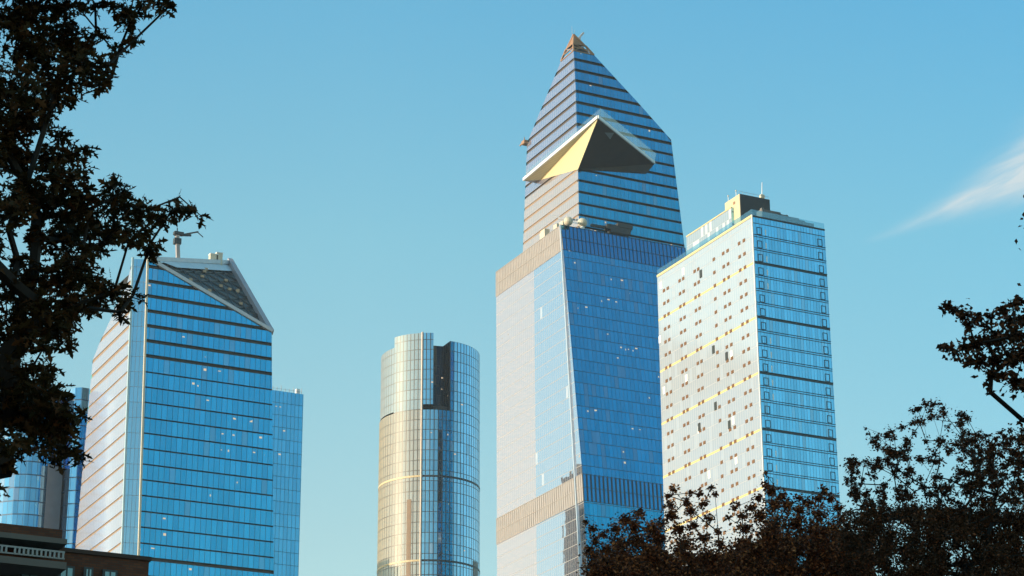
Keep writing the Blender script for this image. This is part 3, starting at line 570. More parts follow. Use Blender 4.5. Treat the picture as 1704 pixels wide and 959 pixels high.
# ================================================================== LEFT TOWER with slanted crown
def left_tower():
    YF = 541.0
    root = empty('slanted_skyscraper', (180, 560, 0), 'blue glass tower with diagonal open crown and striped pale side, left', 'skyscraper')
    F1 = onZ(246, 430, 220); Fb = onY(231, 915, YF); C1 = onY(452, 552, YF); Cb = onY(455.2, 946, YF)
    Fg = Fb+(Fb-F1)*(Fb.z/(F1.z-Fb.z)); Fg.z = 0; Cg = Cb+(Cb-C1)*(Cb.z/(C1.z-Cb.z)); Cg.z = 0
    FE = lin([F1, Fb, Fg]); CE = lin([Cb, C1, Cg, Vector((F1.x, YF, F1.z))])
    fh = 4.05
    z_b = onY(242.4, 569.5, YF).z
    gp = lambda z: 0.95 if z > 191 or 138.6 < z < 141 else 0.38
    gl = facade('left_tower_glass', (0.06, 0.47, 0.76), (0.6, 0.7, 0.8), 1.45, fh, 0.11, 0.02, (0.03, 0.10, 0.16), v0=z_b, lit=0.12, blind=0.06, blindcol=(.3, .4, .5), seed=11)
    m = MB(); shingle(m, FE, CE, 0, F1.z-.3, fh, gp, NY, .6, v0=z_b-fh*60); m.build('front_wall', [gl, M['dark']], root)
    # chamfer and striped side
    h = (-1, .3)
    Et = along(F1, h, 222); Eb = along(Fb, h, 204); Eg = Eb+(Eb-Et)*(Eb.z/(Et.z-Eb.z)); Eg.z = 0
    EE = lin([Et, Eb, Eg]); co = Vector((-.287, -.958, 0))
    gc = facade('chamfer_glass', (0.40, 0.62, 0.78), (0.7, 0.78, 0.85), 1.0, fh, .10, .12, (.16, .22, .28), v0=z_b, seed=12, var=.06)
    m = MB(); shingle(m, EE, lambda z: FE(z)-Vector((.25, 0, 0)), 0, F1.z-.4, fh, lambda z: 0, co, v0=z_b-fh*60); m.build('corner_strip', [gc, M['dark']], root)
    m = MB(); m.bar(FE(0)+Vector((-.1, -.25, 0)), F1+Vector((-.1, -.25, .2)), .75, .5); m.build('corner_fin', M['cream'], root)
    eP = onX(154.8, 593.7, (EE(190)).x)
    D1 = along(EE(eP.z), (0, 1), 154.8); P2 = along(EE(142.9), (0, 1), 126.4)
    # heights at which those image columns are met
    D1 = onX(154.8, 593.7, D1.x); D2 = onX(126.4, 911, EE(142.9).x)
    tp = onX(213, 470, EE(212).x)
    Dg = D2+(D2-D1)*(D2.z/(D1.z-D2.z)); Dg.z = 0
    DD = lin([Dg, D2, D1, Vector((tp.x, tp.y, tp.z)), Vector((Et.x, Et.y+1.0, Et.z))])
    def DDf(z): p = DD(z); p.x = EE(z).x; return p
    gs = facade('left_side_glass', (0.5, 0.58, 0.68), (0.72, 0.75, 0.82), 1.45, fh, .03, .02, (.5, .5, .52), v0=z_b, seed=13, var=.02, jitter=.001, base=(.50, .50, .56), refl=.55, rough=.1)  # paler than the front glass, sunward glare put into the colour
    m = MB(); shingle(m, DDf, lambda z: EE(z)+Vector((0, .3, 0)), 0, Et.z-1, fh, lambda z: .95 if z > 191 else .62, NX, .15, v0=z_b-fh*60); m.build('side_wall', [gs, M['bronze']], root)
    m = MB(); m.bar(EE(0)+Vector((-.1, .1, 0)), Et+Vector((-.1, .1, 0)), .5, .5); m.build('corner_mullion', plain('aqua_mullion', (.45, .6, .65), .4), root)
    # far walls
    B = onY(0, 0, 1) if False else onX(382, 437, CE(205).x)
    xr = CE(205).x
    A = F1.copy(); Ct = C1.copy()
    yb = B.y
    m = MB(); m.quad(CE(0), Vector((Cg.x, yb+6, 0)), Vector((xr, yb+6, 200)), C1, uv=((YF, 0), (yb, 0), (yb, 200), (YF, 205))); m.quad(Vector((Cg.x, yb+6, 0)), Dg, DDf(200), Vector((xr, yb+6, 200)), uv=((0, 0), (40, 0), (40, 200), (0, 200))); m.build('rear_wall', gl, root)
    # crown: sloping frame A-B-C round an open truss
    fr = plain('crown_frame', (.52, .54, .58), .45, .1)
    m = MB(); m.bar(A+Vector((0, 0, .1)), C1+Vector((.2, 0, .2)), 0.9, 0.9); m.build('crown_beam', fr, root)
    m = MB(); m.bar(A+Vector((0, .6, .1)), B, 1.2, 1.1); 
    m.build('crown_beam', fr, root)
    m = MB(); m.bar(C1+Vector((0, .5, 0)), B+Vector((0, 0, .6)), 1.4, 1.4); m.build('crown_beam', plain('crown_rear_frame', (.40, .36, .38), .5), root)
    m = MB(); # inner bright strip under the top beam
    n = (B-A).cross(C1-A).normalized()
    if n.y > 0: n = -n
    P = lambda a, b, off=0.: A+(B-A)*a+(C1-A)*b-n*off
    m.quad(P(.12, .02, .3), P(.98, .01, .3), P(.86, .12, .3), P(.2, .10, .3)); m.build('crown_soffit', plain('crown_soffit', (.62, .68, .72), .5), root)
    m = MB(); m.face((P(.0, .0, 1.2), P(1.06, -.02, 1.2), P(-.02, 1.04, 1.2))); m.build('crown_screen', plain('crown_screen_dark', (.10, .13, .14), .6), root)
    m = MB(); random.seed(5)
    for a in [i/8 for i in range(1, 8)]:
        m.bar(P(a, 0, .8), P(a, 1-a, .8), .38); m.bar(P(0, a, .9), P(1-a, a, .9), .34)
        if a < .9: m.bar(P(a, 0, .6), P(0, a, .6), .22)
    m.build('crown_truss', plain('truss_steel', (.06, .07, .075), .5, .3), root)
    ftm = plain('truss_glint', (.5, .33, .2), .5)  # brown boxes stand in for lit reflections among the dark truss
    for i in range(11):
        a = random.uniform(.12, .6); b = random.uniform(.15, .85)*(1-a)
        m = MB(); m.box(P(a, b, .5), (.9, .7, .7)); m.build('crown_glint', ftm, root)
    # roof slab behind the frame
    m = MB(); m.face((A+Vector((-1, 1, -1)), Vector((A.x, yb, A.z+2)), B+Vector((0, .5, -.5)))); m.face((DDf(DD(1e4).z) if False else DDf(200), Vector((xr, yb+6, 200)), B, A+Vector((-1, 1, -1)))); m.build('roof', M['roof'], root)
    return A, B, C1, root
A10, B10, C10, r10 = left_tower()
tt = empty('mast_crane', onY(296, 432, 556), 'mast with a small jib on the roof of the slanted left tower', 'crane')
m = MB(); m.bar(onY(296.5, 440, 556), onY(295, 392, 556), .95); m.build('mast', plain('mast_paint', (.38, .33, .32), .6), tt)
m = MB(); m.box(onY(295, 402, 556), (1.9, 1.4, 1.6)); m.bar(onY(295, 398, 556), onY(295, 380, 556), .25); m.box(onY(297, 389, 556), (2.6, 1.4, .8)); m.build('winch_head', M['dark'], tt)
m = MB(); m.bar(onY(290, 391, 556), onY(318, 392, 556), .5); m.bar(onY(305, 390.5, 556), onY(330, 386, 556), .35); m.bar(onY(328, 386, 556), onY(338, 395, 556), .2); m.build('jib', M['dark'], tt)
for px, w_, top, lab in ((354.5, 2.2, 424, 'wide cream vent stack on the slanted left tower'), (363.5, 1.7, 422, 'narrow bright cream vent stack beside the wider one')):
    Yv = 572; P = onY(px, 440, Yv); Q = onY(px, top, Yv); t = empty('vent_stack', P, lab, 'vent stack', 'vent stacks on the left tower')
    m = MB(); m.b2((P.x-w_/2, Yv-.8, P.z-3), (P.x+w_/2, Yv+.8, Q.z-.2)); m.build('stack', M['cream'], t)
    m = MB(); m.b2((P.x-w_/2-.1, Yv-.9, Q.z-.2), (P.x+w_/2+.1, Yv+.9, Q.z+.1)); m.build('cap', M['white'], t)

# ================================================================== small tower behind it
def small_tower():
    Y = 640.0; P = onY(505, 656.5, Y); b = onY(498, 959, Y); x0 = onY(440, 650, Y).x; z = P.z
    root = empty('glass_block', (P.x-6, Y+12, 0), 'plain blue glass block just right of the slanted left tower', 'building')
    gl = facade('block_glass', (0.14, 0.50, 0.76), (.6, .75, .85), 1.3, 3.9, .12, .16, (.05, .15, .22), v0=z, lit=.10, seed=14, var=.08)
    m = MB(); m.quad((x0, Y, 0), (P.x, Y, 0), (P.x, Y, z), (x0, Y, z), uv=((x0, 0), (P.x, 0), (P.x, z), (x0, z))); m.build('front_wall', gl, root)
    m = MB(); m.quad((P.x, Y, 0), (P.x, Y+28, 0), (P.x, Y+28, z), (P.x, Y, z), uv=((Y, 0), (Y+28, 0), (Y+28, z), (Y, z))); m.quad((P.x, Y+28, 0), (x0, Y+28, 0), (x0, Y+28, z), (P.x, Y+28, z)); m.quad((x0, Y+28, 0), (x0, Y, 0), (x0, Y, z), (x0, Y+28, z)); m.build('rear_wall', gl, root)
    m = MB(); m.quad((x0, Y, z), (P.x, Y, z), (P.x, Y+28, z), (x0, Y+28, z)); m.build('roof', M['roof'], root)
    m = MB()
    for i in range(9): x = P.x-.5-i*1.35; m.tube((x, Y+.5, z), (x, Y+.5, z+random.uniform(1.2, 2.2)), .1, .08, 5)
    m.bar((P.x-11, Y+.5, z+.9), (P.x-.3, Y+.5, z+.9), .06); m.build('roof_railing', M['grey'], root)
    m = MB(); m.b2((P.x-2, Y+1, z), (P.x-.8, Y+2.2, z+1.9)); m.build('roof_hatch', M['white'], root)
small_tower()

# ================================================================== ROUND TOWER
def round_tower():
    T = onZ(716, 557, 305.0); D = math.hypot(T.x, T.y); R = 19.9
    # circle centre one radius behind the near edge
    hd = Vector((T.x, T.y, 0)).normalized(); c = hd*(D+R*.98); c.z = 0
    left = Vector((-hd.y, hd.x, 0)); side = -left    # side = to the right in the picture
    root = empty('round_skyscraper', c, 'rounded glass tower with a dark slot near its top, standing alone in the middle', 'skyscraper')
    def P(a, z, r=R): # a: angle from the near point, positive to the right
        p = c+(-hd*math.cos(a)+side*math.sin(a))*r; p.z = z; return p
    px2a = lambda px: math.asin(max(-1, min(1, (px-716)/85.5)))
    zs = 274.0
    fh = 4.1
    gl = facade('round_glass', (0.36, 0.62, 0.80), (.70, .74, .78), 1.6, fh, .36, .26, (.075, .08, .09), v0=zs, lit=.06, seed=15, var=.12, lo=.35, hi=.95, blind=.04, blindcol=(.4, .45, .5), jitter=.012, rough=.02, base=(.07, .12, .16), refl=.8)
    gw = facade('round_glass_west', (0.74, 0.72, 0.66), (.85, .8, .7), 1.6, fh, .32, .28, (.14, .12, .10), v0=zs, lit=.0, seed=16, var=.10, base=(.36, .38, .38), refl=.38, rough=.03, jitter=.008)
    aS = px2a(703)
    gw2 = facade('round_glass_gold_reflection', (0.66, 0.70, 0.72), (.86, .68, .46), 1.6, fh, .38, .3, (.13, .105, .08), v0=zs, seed=23, var=.12, base=(.42, .35, .25), refl=.3, rough=.03, jitter=.008, lo=.2, hi=.75)  # golden reflection on the lower west wall painted into the glass colour
    def wall(m, a0, a1, z0, z1, r=R, n=24, mi=0):
        for i in range(n):
            a, b = a0+(a1-a0)*i/n, a0+(a1-a0)*(i+1)/n
            m.quad(P(a, z0, r), P(b, z0, r), P(b, z1, r), P(a, z1, r), mi, ((a*r, z0), (b*r, z0), (b*r, z1), (a*r, z1)))
    def cap(m, a0, a1, z, r=R, n=24):
        m.face([P(a0+(a1-a0)*i/n, z, r) for i in range(n+1)]+[c+Vector((0, 0, z))])
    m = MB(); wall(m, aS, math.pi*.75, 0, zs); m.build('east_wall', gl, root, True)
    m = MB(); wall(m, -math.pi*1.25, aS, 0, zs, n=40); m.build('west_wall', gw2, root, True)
    m = MB(); cap(m, -math.pi, math.pi, zs, n=48); m.build('ledge_roof', M['dark'], root)
    # upper lobes
    a655, a722, a750 = px2a(655.5), px2a(721.5), px2a(749.5)
    z1 = 305.0+.6; z2 = 302.8
    lobe = empty_part = None
    m = MB(); wall(m, a655, aS, zs, z1, R+.02, mi=1); wall(m, aS, a722, zs+2.2, z1, R+.02, 10); 
    pb = P(a722, 0, R-13)
    def rad(m, a, z0, z1_, r0, r1): m.quad(P(a, z0, r0), P(a, z0, r1), P(a, z1_, r1), P(a, z1_, r0), 2, ((r0, z0), (r1, z0), (r1, z1_), (r0, z1_)))
    rad(m, a722, zs+.8, z1, R, R-14); rad(m, a655, zs+.8, z1, R, R-14); cap(m, a655, a722, z1); cap(m, a655, a722, zs+.8)
    dkg = facade('slot_glass', (.05, .08, .10), (.12, .15, .17), 1.75, fh, .3, .2, (.02, .02, .022), v0=zs, lit=.10, seed=17, base=(.01, .012, .014), refl=.6)
    m.build('left_lobe', [gl, gw, dkg], root)
    m = MB(); wall(m, a750, math.pi*.9, zs, z2, R+.02, 30); rad(m, a750, zs, z2, R-14, R); cap(m, a750, math.pi*.9, z2); m.build('right_lobe', [gl, gw, dkg], root)
    m = MB(); wall(m, -math.pi*1.1, a655, zs+.8, 301.4, R*.985, 30, 1); cap(m, -math.pi*1.1, a655, 301.4, R*.985); cap(m, -math.pi*1.1, a655, zs+.8, R*.985); m.build('rear_lobe', [gl, gw, dkg], root)
    m = MB(); a_, b_ = P(a722, zs, R-7), P(a750, zs, R-7); m.quad(a_, b_, b_+Vector((0, 0, z2-zs)), a_+Vector((0, 0, z2-zs)), 0, ((0, zs), ((b_-a_).length, zs), ((b_-a_).length, z2), (0, z2))); m.build('slot_wall', dkg, root)
    # floor slabs closing the terrace recess
    m = MB(); wall(m, -math.pi, math.pi, zs, zs+2.3, R-2.2, 48); m.build('recess_wall', M['dark'], root)
    m = MB(); m.bar(P(aS, 0, R+.25), P(aS, z1+.3, R+.25), .55, .8); m.build('seam_fin', plain('rosy_fin', (.62, .50, .42), .5), root)
    z = onD(703, 794, D).z
    for zz in (z, z-40.5*.82):
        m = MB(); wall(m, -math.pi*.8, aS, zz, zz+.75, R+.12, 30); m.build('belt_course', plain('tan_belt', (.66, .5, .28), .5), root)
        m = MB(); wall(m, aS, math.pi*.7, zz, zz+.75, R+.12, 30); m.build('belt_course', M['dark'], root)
    m = MB(); z0 = onD(683, 830, D).z; wall(m, px2a(679.5), px2a(687), 0, z0, R+.06, 3); m.build('brown_reflection_strip', plain('brown_reflection_strip', (.26, .16, .09), .5), root)  # brown strip laid on the wall in place of a mirrored building
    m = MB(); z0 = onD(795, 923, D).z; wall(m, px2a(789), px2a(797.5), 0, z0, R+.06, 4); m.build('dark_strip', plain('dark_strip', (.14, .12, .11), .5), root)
    return c
cR_ = round_tower()

# ================================================================== far-left towers
def far_left():
    D = 620
    root = empty('lobed_skyscraper', onZ(80, 645, 0.01) if False else Vector((onD(75, 645, D).x, onD(75, 645, D).y, 0)), 'wavy blue glass tower at the far left behind the dark tree', 'skyscraper')
    zt = onD(126, 645, D).z
    c0 = root.location.copy(); hd = Vector((c0.x, c0.y, 0)).normalized(); side = Vector((hd.y, -hd.x, 0))
    mpp = D*1.06/FPX*math.sqrt(1)
    S_ = lambda px: (px-75)*mpp
    def pt(px, dep): p = c0+side*S_(px)+hd*dep; return (p.x, p.y)
    gl = facade('lobed_glass', (0.20, 0.45, 0.66), (.5, .62, .75), 1.5, 3.7, .10, .35, (.05, .10, .17), v0=zt, seed=18, var=.15, lit=.0, blind=.05, jitter=.02)
    gw = facade('lobed_glass_sunlit', (0.8, 0.8, 0.78), (.85, .84, .8), 1.5, 3.7, .08, .2, (.5, .48, .45), v0=zt, seed=19, base=(.6, .58, .55), refl=.5)  # sunlit copy of the lobed glass, sunlight put into its colour
    poly = []
    for i in range(9):
        t = math.pi*(i/8); poly.append(pt(8+98*(1-math.cos(t))/2, 6-7*math.sin(t)))
    poly.append(pt(110, 4.5))
    for i in range(7):
        t = math.pi*(i/6); poly.append(pt(112+44*(1-math.cos(t))/2, 4-4.5*math.sin(t)))
    poly += [pt(156, 34), pt(8, 34)]
    m = MB()
    n = len(poly); us = 0
    for i in range(n-2):
        a = Vector((*poly[i], 0)); b = Vector((*poly[i+1], 0)); L = (b-a).length
        m.quad(a, b, b+Vector((0, 0, zt)), a+Vector((0, 0, zt)), 0, ((us, 0), (us+L, 0), (us+L, zt), (us, zt))); us += L
    m.build('wavy_wall', gl, root)
    m = MB()
    for i in (n-2, n-1):
        a = Vector((*poly[i], 0)); b = Vector((*poly[(i+1) % n], 0)); L = (b-a).length
        m.quad(a, b, b+Vector((0, 0, zt)), a+Vector((0, 0, zt)), 0, ((0, 0), (L, 0), (L, zt), (0, zt)))
    m.build('west_wall', gw, root)
    m = MB(); m.face([(p[0], p[1], zt) for p in poly]); m.build('roof', M['roof'], root)
    m = MB(); pp = [pt(88, -1.3), pt(112, 1.6), pt(112, 6), pt(88, 6)]; m.prism(pp, 0, onD(100, 775, D).z); m.build('stone_pier', plain('mauve_stone', (.27, .23, .24), .6), root)
    # paler slab left of it
    r2 = empty('pale_slab_tower', Vector((onD(-30, 800, 830).x, onD(-30, 800, 830).y, 0)), 'cream sunlit slab at the left picture edge, under the dark leaves', 'building')
    z2 = onD(0, 760, 830).z
    c1 = r2.location.copy(); hd = c1.normalized(); side = Vector((hd.y, -hd.x, 0)); k = 830*1.06/FPX
    q = lambda px, d: ((c1+side*(px+30)*k+hd*d).x, (c1+side*(px+30)*k+hd*d).y)
    m = MB(); m.prism([q(-90, 6), q(22, 0), q(24, 25), q(-90, 25)], 0, z2); m.build('walls', facade('cream_slab', (.8, .78, .7), (.85, .82, .75), 2.2, 3.6, .2, .5, (.72, .66, .52), v0=0, base=(.75, .7, .6), refl=.25, seed=21, blind=.4, blindcol=(.8, .74, .62)), r2)
    m = MB(); m.prism([q(-60, 8), q(0, 4), q(0, 18), q(-60, 18)], z2, z2+4); m.build('roof_house', M['cream'], r2)
far_left()

# ================================================================== brick building, lower left
def brick_mat(name, c1, c2, mort):
    g = NG(name); uv = g.n('ShaderNodeUVMap'); br = g.n('ShaderNodeTexBrick'); g.l(uv.outputs[0], br.inputs['Vector'])
    br.inputs['Color1'].default_value = (*c1, 1); br.inputs['Color2'].default_value = (*c2, 1); br.inputs['Mortar'].default_value = (*mort, 1)
    br.inputs['Scale'].default_value = 1; br.inputs['Brick Width'].default_value = .22; br.inputs['Row Height'].default_value = .075; br.inputs['Mortar Size'].default_value = .01
    b = g.n('ShaderNodeBsdfPrincipled'); b.inputs['Roughness'].default_value = .9
    nz = g.noise(uv.outputs[0], .35, 5); x = g.n('ShaderNodeMix', data_type='RGBA', blend_type='MULTIPLY'); x.inputs[0].default_value = .6
    g.l(br.outputs[0], x.inputs[6]); g.l(nz, x.inputs[7]); g.l(x.outputs[2], b.inputs['Base Color']); g.l(b.outputs[0], g.out.inputs[0]); return g.m
def brick():
    bm_ = brick_mat('brown_brick', (.24, .07, .026), (.15, .042, .017), (.10, .055, .035))
    YF = 64.0
    Pr = onY(248, 934, YF); P2 = onY(110, 919, YF); zr = Pr.z
    root = empty('brick_building', (Pr.x-10, YF+5, 0), 'dark brown brick apartment house with balconies, bottom left corner', 'building')
    XL = Pr.x-45
    m = MB(); m.prism([(XL, YF), (Pr.x, YF), (Pr.x, YF+14), (XL, YF+14)], 0, zr, 0, 1); m.build('walls', [bm_, M['roof']], root)
    m = MB(); m.b2((XL-.05, YF-.06, zr), (Pr.x+.06, YF+.3, zr+.12)); m.build('coping', plain('brown_coping', (.07, .035, .022), .8), root)
    # taller bay on the left
    YP = YF-.0; pe = onY(104, 882, YF-.3); zt = pe.z
    m = MB(); m.prism([(XL, YF-.3), (pe.x, YF-.3), (pe.x, YF+9), (XL, YF+9)], zr-.5, zt, 0, 1); m.build('upper_storey', [bm_, M['roof']], root)
    # eave slab
    ed = onY(112, 899, YF-1.5)
    m = MB(); m.b2((XL, YF-1.5, ed.z-.12), (ed.x, YF-.3, ed.z+.03)); m.build('eave_slab', plain('slab_concrete', (.17, .13, .105), .8), root)
    # balcony
    bs = onY(111, 936, YF-1.5); zb = bs.z
    m = MB(); m.b2((XL, YF-1.5, zb-.2), (bs.x, YF-.005, zb)); bal = m.build('balcony', bpy.data.materials['slab_concrete'], root)
    rail = plain('rail_paint', (.36, .32, .29), .5)
    m = MB(); xt = onY(108, 918, YF-1.45).x; zt2 = onY(108, 918, YF-1.45).z
    m.b2((XL, YF-1.47, zt2-.05), (xt, YF-1.43, zt2)); m.b2((XL, YF-1.47, zb+.08), (xt, YF-1.43, zb+.12))
    x = xt; i = 0
    while x > XL+.1:
        if i % 13 != 12: m.b2((x-.075, YF-1.48, zb+.1), (x-.02, YF-1.42, zt2-.03))
        x -= .125; i += 1
    m.build('balustrade', rail, bal)
    wg = plain('window_glass', (.30, .42, .42), .15, .3); fm = plain('window_frame_dark', (.06, .055, .05), .6)
    def win(px0, px1, py0, py1, Y, hh=None):
        a = onY(px0, py0, Y); b = onY(px1, py0, Y); z1 = a.z; z0 = onY(px0, py1, Y).z
        m = MB(); t = .07
        m.b2((a.x-t, Y-.05, z0-t), (b.x+t, Y-.02, z1+t)); f_ = m.build('window', fm, root)
        m = MB(); m.b2((a.x, Y-.07, z0), (b.x, Y-.055, z1)); m.build('pane', wg, f_)
        m = MB(); m.b2(((a.x+b.x)/2-.02, Y-.085, z0), ((a.x+b.x)/2+.02, Y-.071, z1)); m.build('glazing_bar', fm, f_)
    win(101, 120, 945, 990, YF-.02); win(143, 151, 948, 990, YF-.02); win(174, 191, 952, 990, YF-.02); win(40, 64, 906, 922, YF-.33); win(36, 62, 950, 985, YF-.33)
    for r in range(4):
        for px in (20, 60, 110, 148, 183, 225):
            a = onY(px, 930, YF-.02); z1 = zr-5.0-r*3.0
            if z1 < 2: continue
            m = MB(); m.b2((a.x-.5, YF-.06, z1-1.5), (a.x+.5, YF-.003, z1)); f_ = m.build('window', fm, root)
            m = MB(); m.b2((a.x-.43, YF-.08, z1-1.43), (a.x+.43, YF-.061, z1-.07)); m.build('pane', wg, f_)
    return bm_
bm_ = brick()

# ================================================================== trees
def leaf_mat(name, cols):
    g = NG(name); geo = g.n('ShaderNodeNewGeometry'); cr = g.n('ShaderNodeValToRGB'); g.l(geo.outputs['Random Per Island'], cr.inputs[0])
    el = cr.color_ramp.elements
    while len(el) < len(cols): el.new(0.5)
    for i, c in enumerate(cols): el[i].position = c[0]; el[i].color = (*c[1], 1)
    d = g.n('ShaderNodeBsdfPrincipled'); g.l(cr.outputs[0], d.inputs['Base Color']); d.inputs['Roughness'].default_value = .75; d.inputs['Specular IOR Level'].default_value = .15
    t = g.n('ShaderNodeBsdfTranslucent'); g.l(cr.outputs[0], t.inputs[0]); x = g.n('ShaderNodeMixShader'); x.inputs[0].default_value = .25
    g.l(d.outputs[0], x.inputs[1]); g.l(t.outputs[0], x.inputs[2]); g.l(x.outputs[0], g.out.inputs[0]); return g.m
bark = plain('bark', (.028, .018, .012), .95, 0, .4, 3, .3)
LEAF_OAK = [(0, 0), (.16, .06), (.30, .30), (.34, .09), (.50, .13), (.66, .38), (.64, .12), (.80, .14), (1.0, 0), (.80, -.12), (.66, -.14), (.62, -.36), (.52, -.11), (.34, -.08), (.26, -.28), (.14, -.05)]
LEAF_SMALL = [(0, 0), (.3, .22), (.5, .34), (.62, .16), (1, 0), (.66, -.18), (.45, -.32), (.25, -.2)]
def add_leaf(V, Fc, p, size, shape, rng, droop=.35):
    az = rng.uniform(0, 2*math.pi); el = rng.gauss(-droop, .5); ro = rng.uniform(-1.3, 1.3)
    d = Vector((math.cos(az)*math.cos(el), math.sin(az)*math.cos(el), math.sin(el)))
    s = d.cross(Vector((0, 0, 1))).normalized(); n = s.cross(d)
    s, n = s*math.cos(ro)+n*math.sin(ro), n*math.cos(ro)-s*math.sin(ro)
    b = len(V); bend = rng.uniform(-.15, .25)
    for u, v in shape: V.append(p+d*(u*size)+s*(v*size)+n*(size*(bend*u*u+abs(v)*.35)))
    Fc.append(list(range(b, b+len(shape))))
def make_tree(name, label, base, blobs, ppm, leaf, leafpx, shape, lmat, dens, trunk_top, trunk_r, rng, extra=(), depth=1.0, group=None, twigs=3, D=20, sag=0.0, loose=False):
    """blobs: (px,py,r px) outer clumps sighted at distance D; extra: world clumps (Vector, radius m)"""
    root = empty(name, base, label, 'tree', group)
    cl = []
    for x, y, r in blobs:
        dd = D+rng.gauss(0, depth)
        cl.append((onD(x, y, dd), r/ppm))
    cl += list(extra)
    # skeleton: every clump joins the nearest node already grown, working outwards from the trunk
    tt_ = Vector(trunk_top); bs = Vector(base)
    nodes = [(bs, -1), (bs.lerp(tt_, .5)+Vector((rng.uniform(-.1, .1), rng.uniform(-.1, .1), 0)), 0), (tt_, 1)]
    order = sorted(range(len(cl)), key=lambda i: (cl[i][0]-tt_).length)
    leafnodes = []
    for i in order:
        c = cl[i][0]-Vector((0, 0, 0)); best = min(range(1, len(nodes)), key=lambda j: (nodes[j][0]-c).length+.25*(nodes[j][0]-tt_).length+(0.6 if nodes[j][0].z > c.z+.5 else 0))
        pb = nodes[best][0]; L = (c-pb).length
        prev = best
        ns = max(1, int(L/.9))
        for k in range(1, ns+1):
            q = pb.lerp(c, k/ns)
            if k < ns: q = q+Vector((rng.gauss(0, .05*L), rng.gauss(0, .05*L), rng.gauss(0, .03*L)-sag*L*math.sin(math.pi*k/ns)))
            nodes.append((q, prev)); prev = len(nodes)-1
        leafnodes.append((prev, cl[i]))
    cnt = [0.0]*len(nodes)
    for ni, (c, r) in leafnodes: cnt[ni] += 1
    for i in range(len(nodes)-1, 0, -1): cnt[nodes[i][1]] += cnt[i] if nodes[i][1] >= 0 else 0
    tot = max(cnt[1], 1)
    rad = lambda i: max(.007*leaf/.1, trunk_r*(max(cnt[i], 0)/tot)**.6)*(.6 if i > 2 else 1)
    mt = MB(); ml = MB()
    for i in range(1, len(nodes)):
        p = nodes[i][1]; (mt if i <= 2 else ml).tube(nodes[p][0], nodes[i][0], rad(p)*(1.25 if p == 0 else 1) if i <= 2 else min(rad(p), rad(i)*1.35), rad(i), 10 if i <= 2 else 5, cap=False)
    V = []; Fc = []
    for c, r in cl:
        n = max(4, int(dens*(r*ppm/leafpx)**2*70)+4)
        for t in range(twigs):
            e = c+Vector((rng.gauss(0, 1), rng.gauss(0, 1), rng.gauss(0, 1))).normalized()*r*rng.uniform(.5, .95); ml.tube(c, e, .006*leaf/.1, .003*leaf/.1, 3, cap=False)
        for _ in range(n):
            d = Vector((rng.gauss(0, 1), rng.gauss(0, 1), rng.gauss(0, 1))).normalized()*r*(rng.random()**.45 if not loose else abs(rng.gauss(0, .75)))
            add_leaf(V, Fc, c+d, leaf*rng.uniform(.65, 1.2), shape, rng)
    mt.build('trunk', bark, root); ml.build('branches', bark, root)
    m = MB(); m.v = V; m.f = Fc; m.mi = [0]*len(Fc); m.uv = [(0, 0)]*len(V); m.build('crown', lmat, root)
    print(name, 'leaves', len(Fc), 'clumps', len(cl))
    return root
dark_leaf = leaf_mat('dark_oak_leaf', [(0, (.036, .024, .007)), (.5, (.062, .034, .010)), (.88, (.10, .042, .014)), (1, (.16, .06, .02))])
rust_leaf = leaf_mat('rust_leaf', [(0, (.075, .026, .012)), (.5, (.16, .046, .018)), (.80, (.36, .095, .032)), (1, (.8, .26, .08))])
brown_leaf = leaf_mat('brown_leaf', [(0, (.055, .024, .011)), (.6, (.10, .040, .016)), (.93, (.20, .065, .026)), (1, (.42, .13, .05))])

LB = [(20,30,50),(60,90,50),(20,150,45),(105,60,38),(140,110,34),(163,142,16),(95,145,38),(60,10,38),(105,8,20),(130,12,12),(158,6,10),(180,4,10),(205,15,16),(216,40,16),(228,22,12),(240,3,10),(262,4,12),(278,14,10),(200,80,11),(192,88,9),(160,55,8),(172,62,8),(224,66,8),(120,85,30),(185,130,8),(176,112,12),(150,75,10),
      (20,210,42),(45,180,34),(75,172,22),(10,250,40),(35,265,26),(68,212,14),(82,190,12),(100,222,13),(85,262,30),(118,258,22),(146,245,9),(135,285,14),(100,295,32),(45,305,24),(18,335,30),(60,335,36),(100,340,40),(128,325,26),(150,350,28),
      (188,332,24),(212,345,24),(240,352,22),(265,362,16),(285,352,12),(305,345,9),(322,352,9),(335,360,5),(299,328,5),(190,292,5),(188,308,9),(205,320,14),(230,385,20),(250,405,14),(246,420,9),(215,400,14),(190,385,22),(165,385,24),(130,375,36),(100,400,36),(60,395,22),(35,350,20),(14,380,10),(135,430,24),(115,440,26),(160,415,14),
      (30,435,18),(20,470,18),(55,465,32),(95,470,34),(135,465,34),(170,480,22),(190,485,18),(210,502,14),(222,490,8),(235,500,5),(200,520,10),(160,505,18),(120,510,30),(75,515,36),(30,520,32),(10,490,12),(12,560,20),(50,555,28),(95,555,24),(115,570,10),(75,575,18),(35,580,14),(12,590,10),(105,530,26),
      (50,618,26),(82,620,18),(20,645,34),(55,660,38),(92,655,20),(108,690,24),(138,692,8),(20,690,34),(60,720,34),(95,735,22),(88,765,14),(128,755,9),(110,750,14),(135,765,6),(8,735,20),(12,775,8),(30,740,22),(70,690,36),(100,710,26),(4,620,14)]
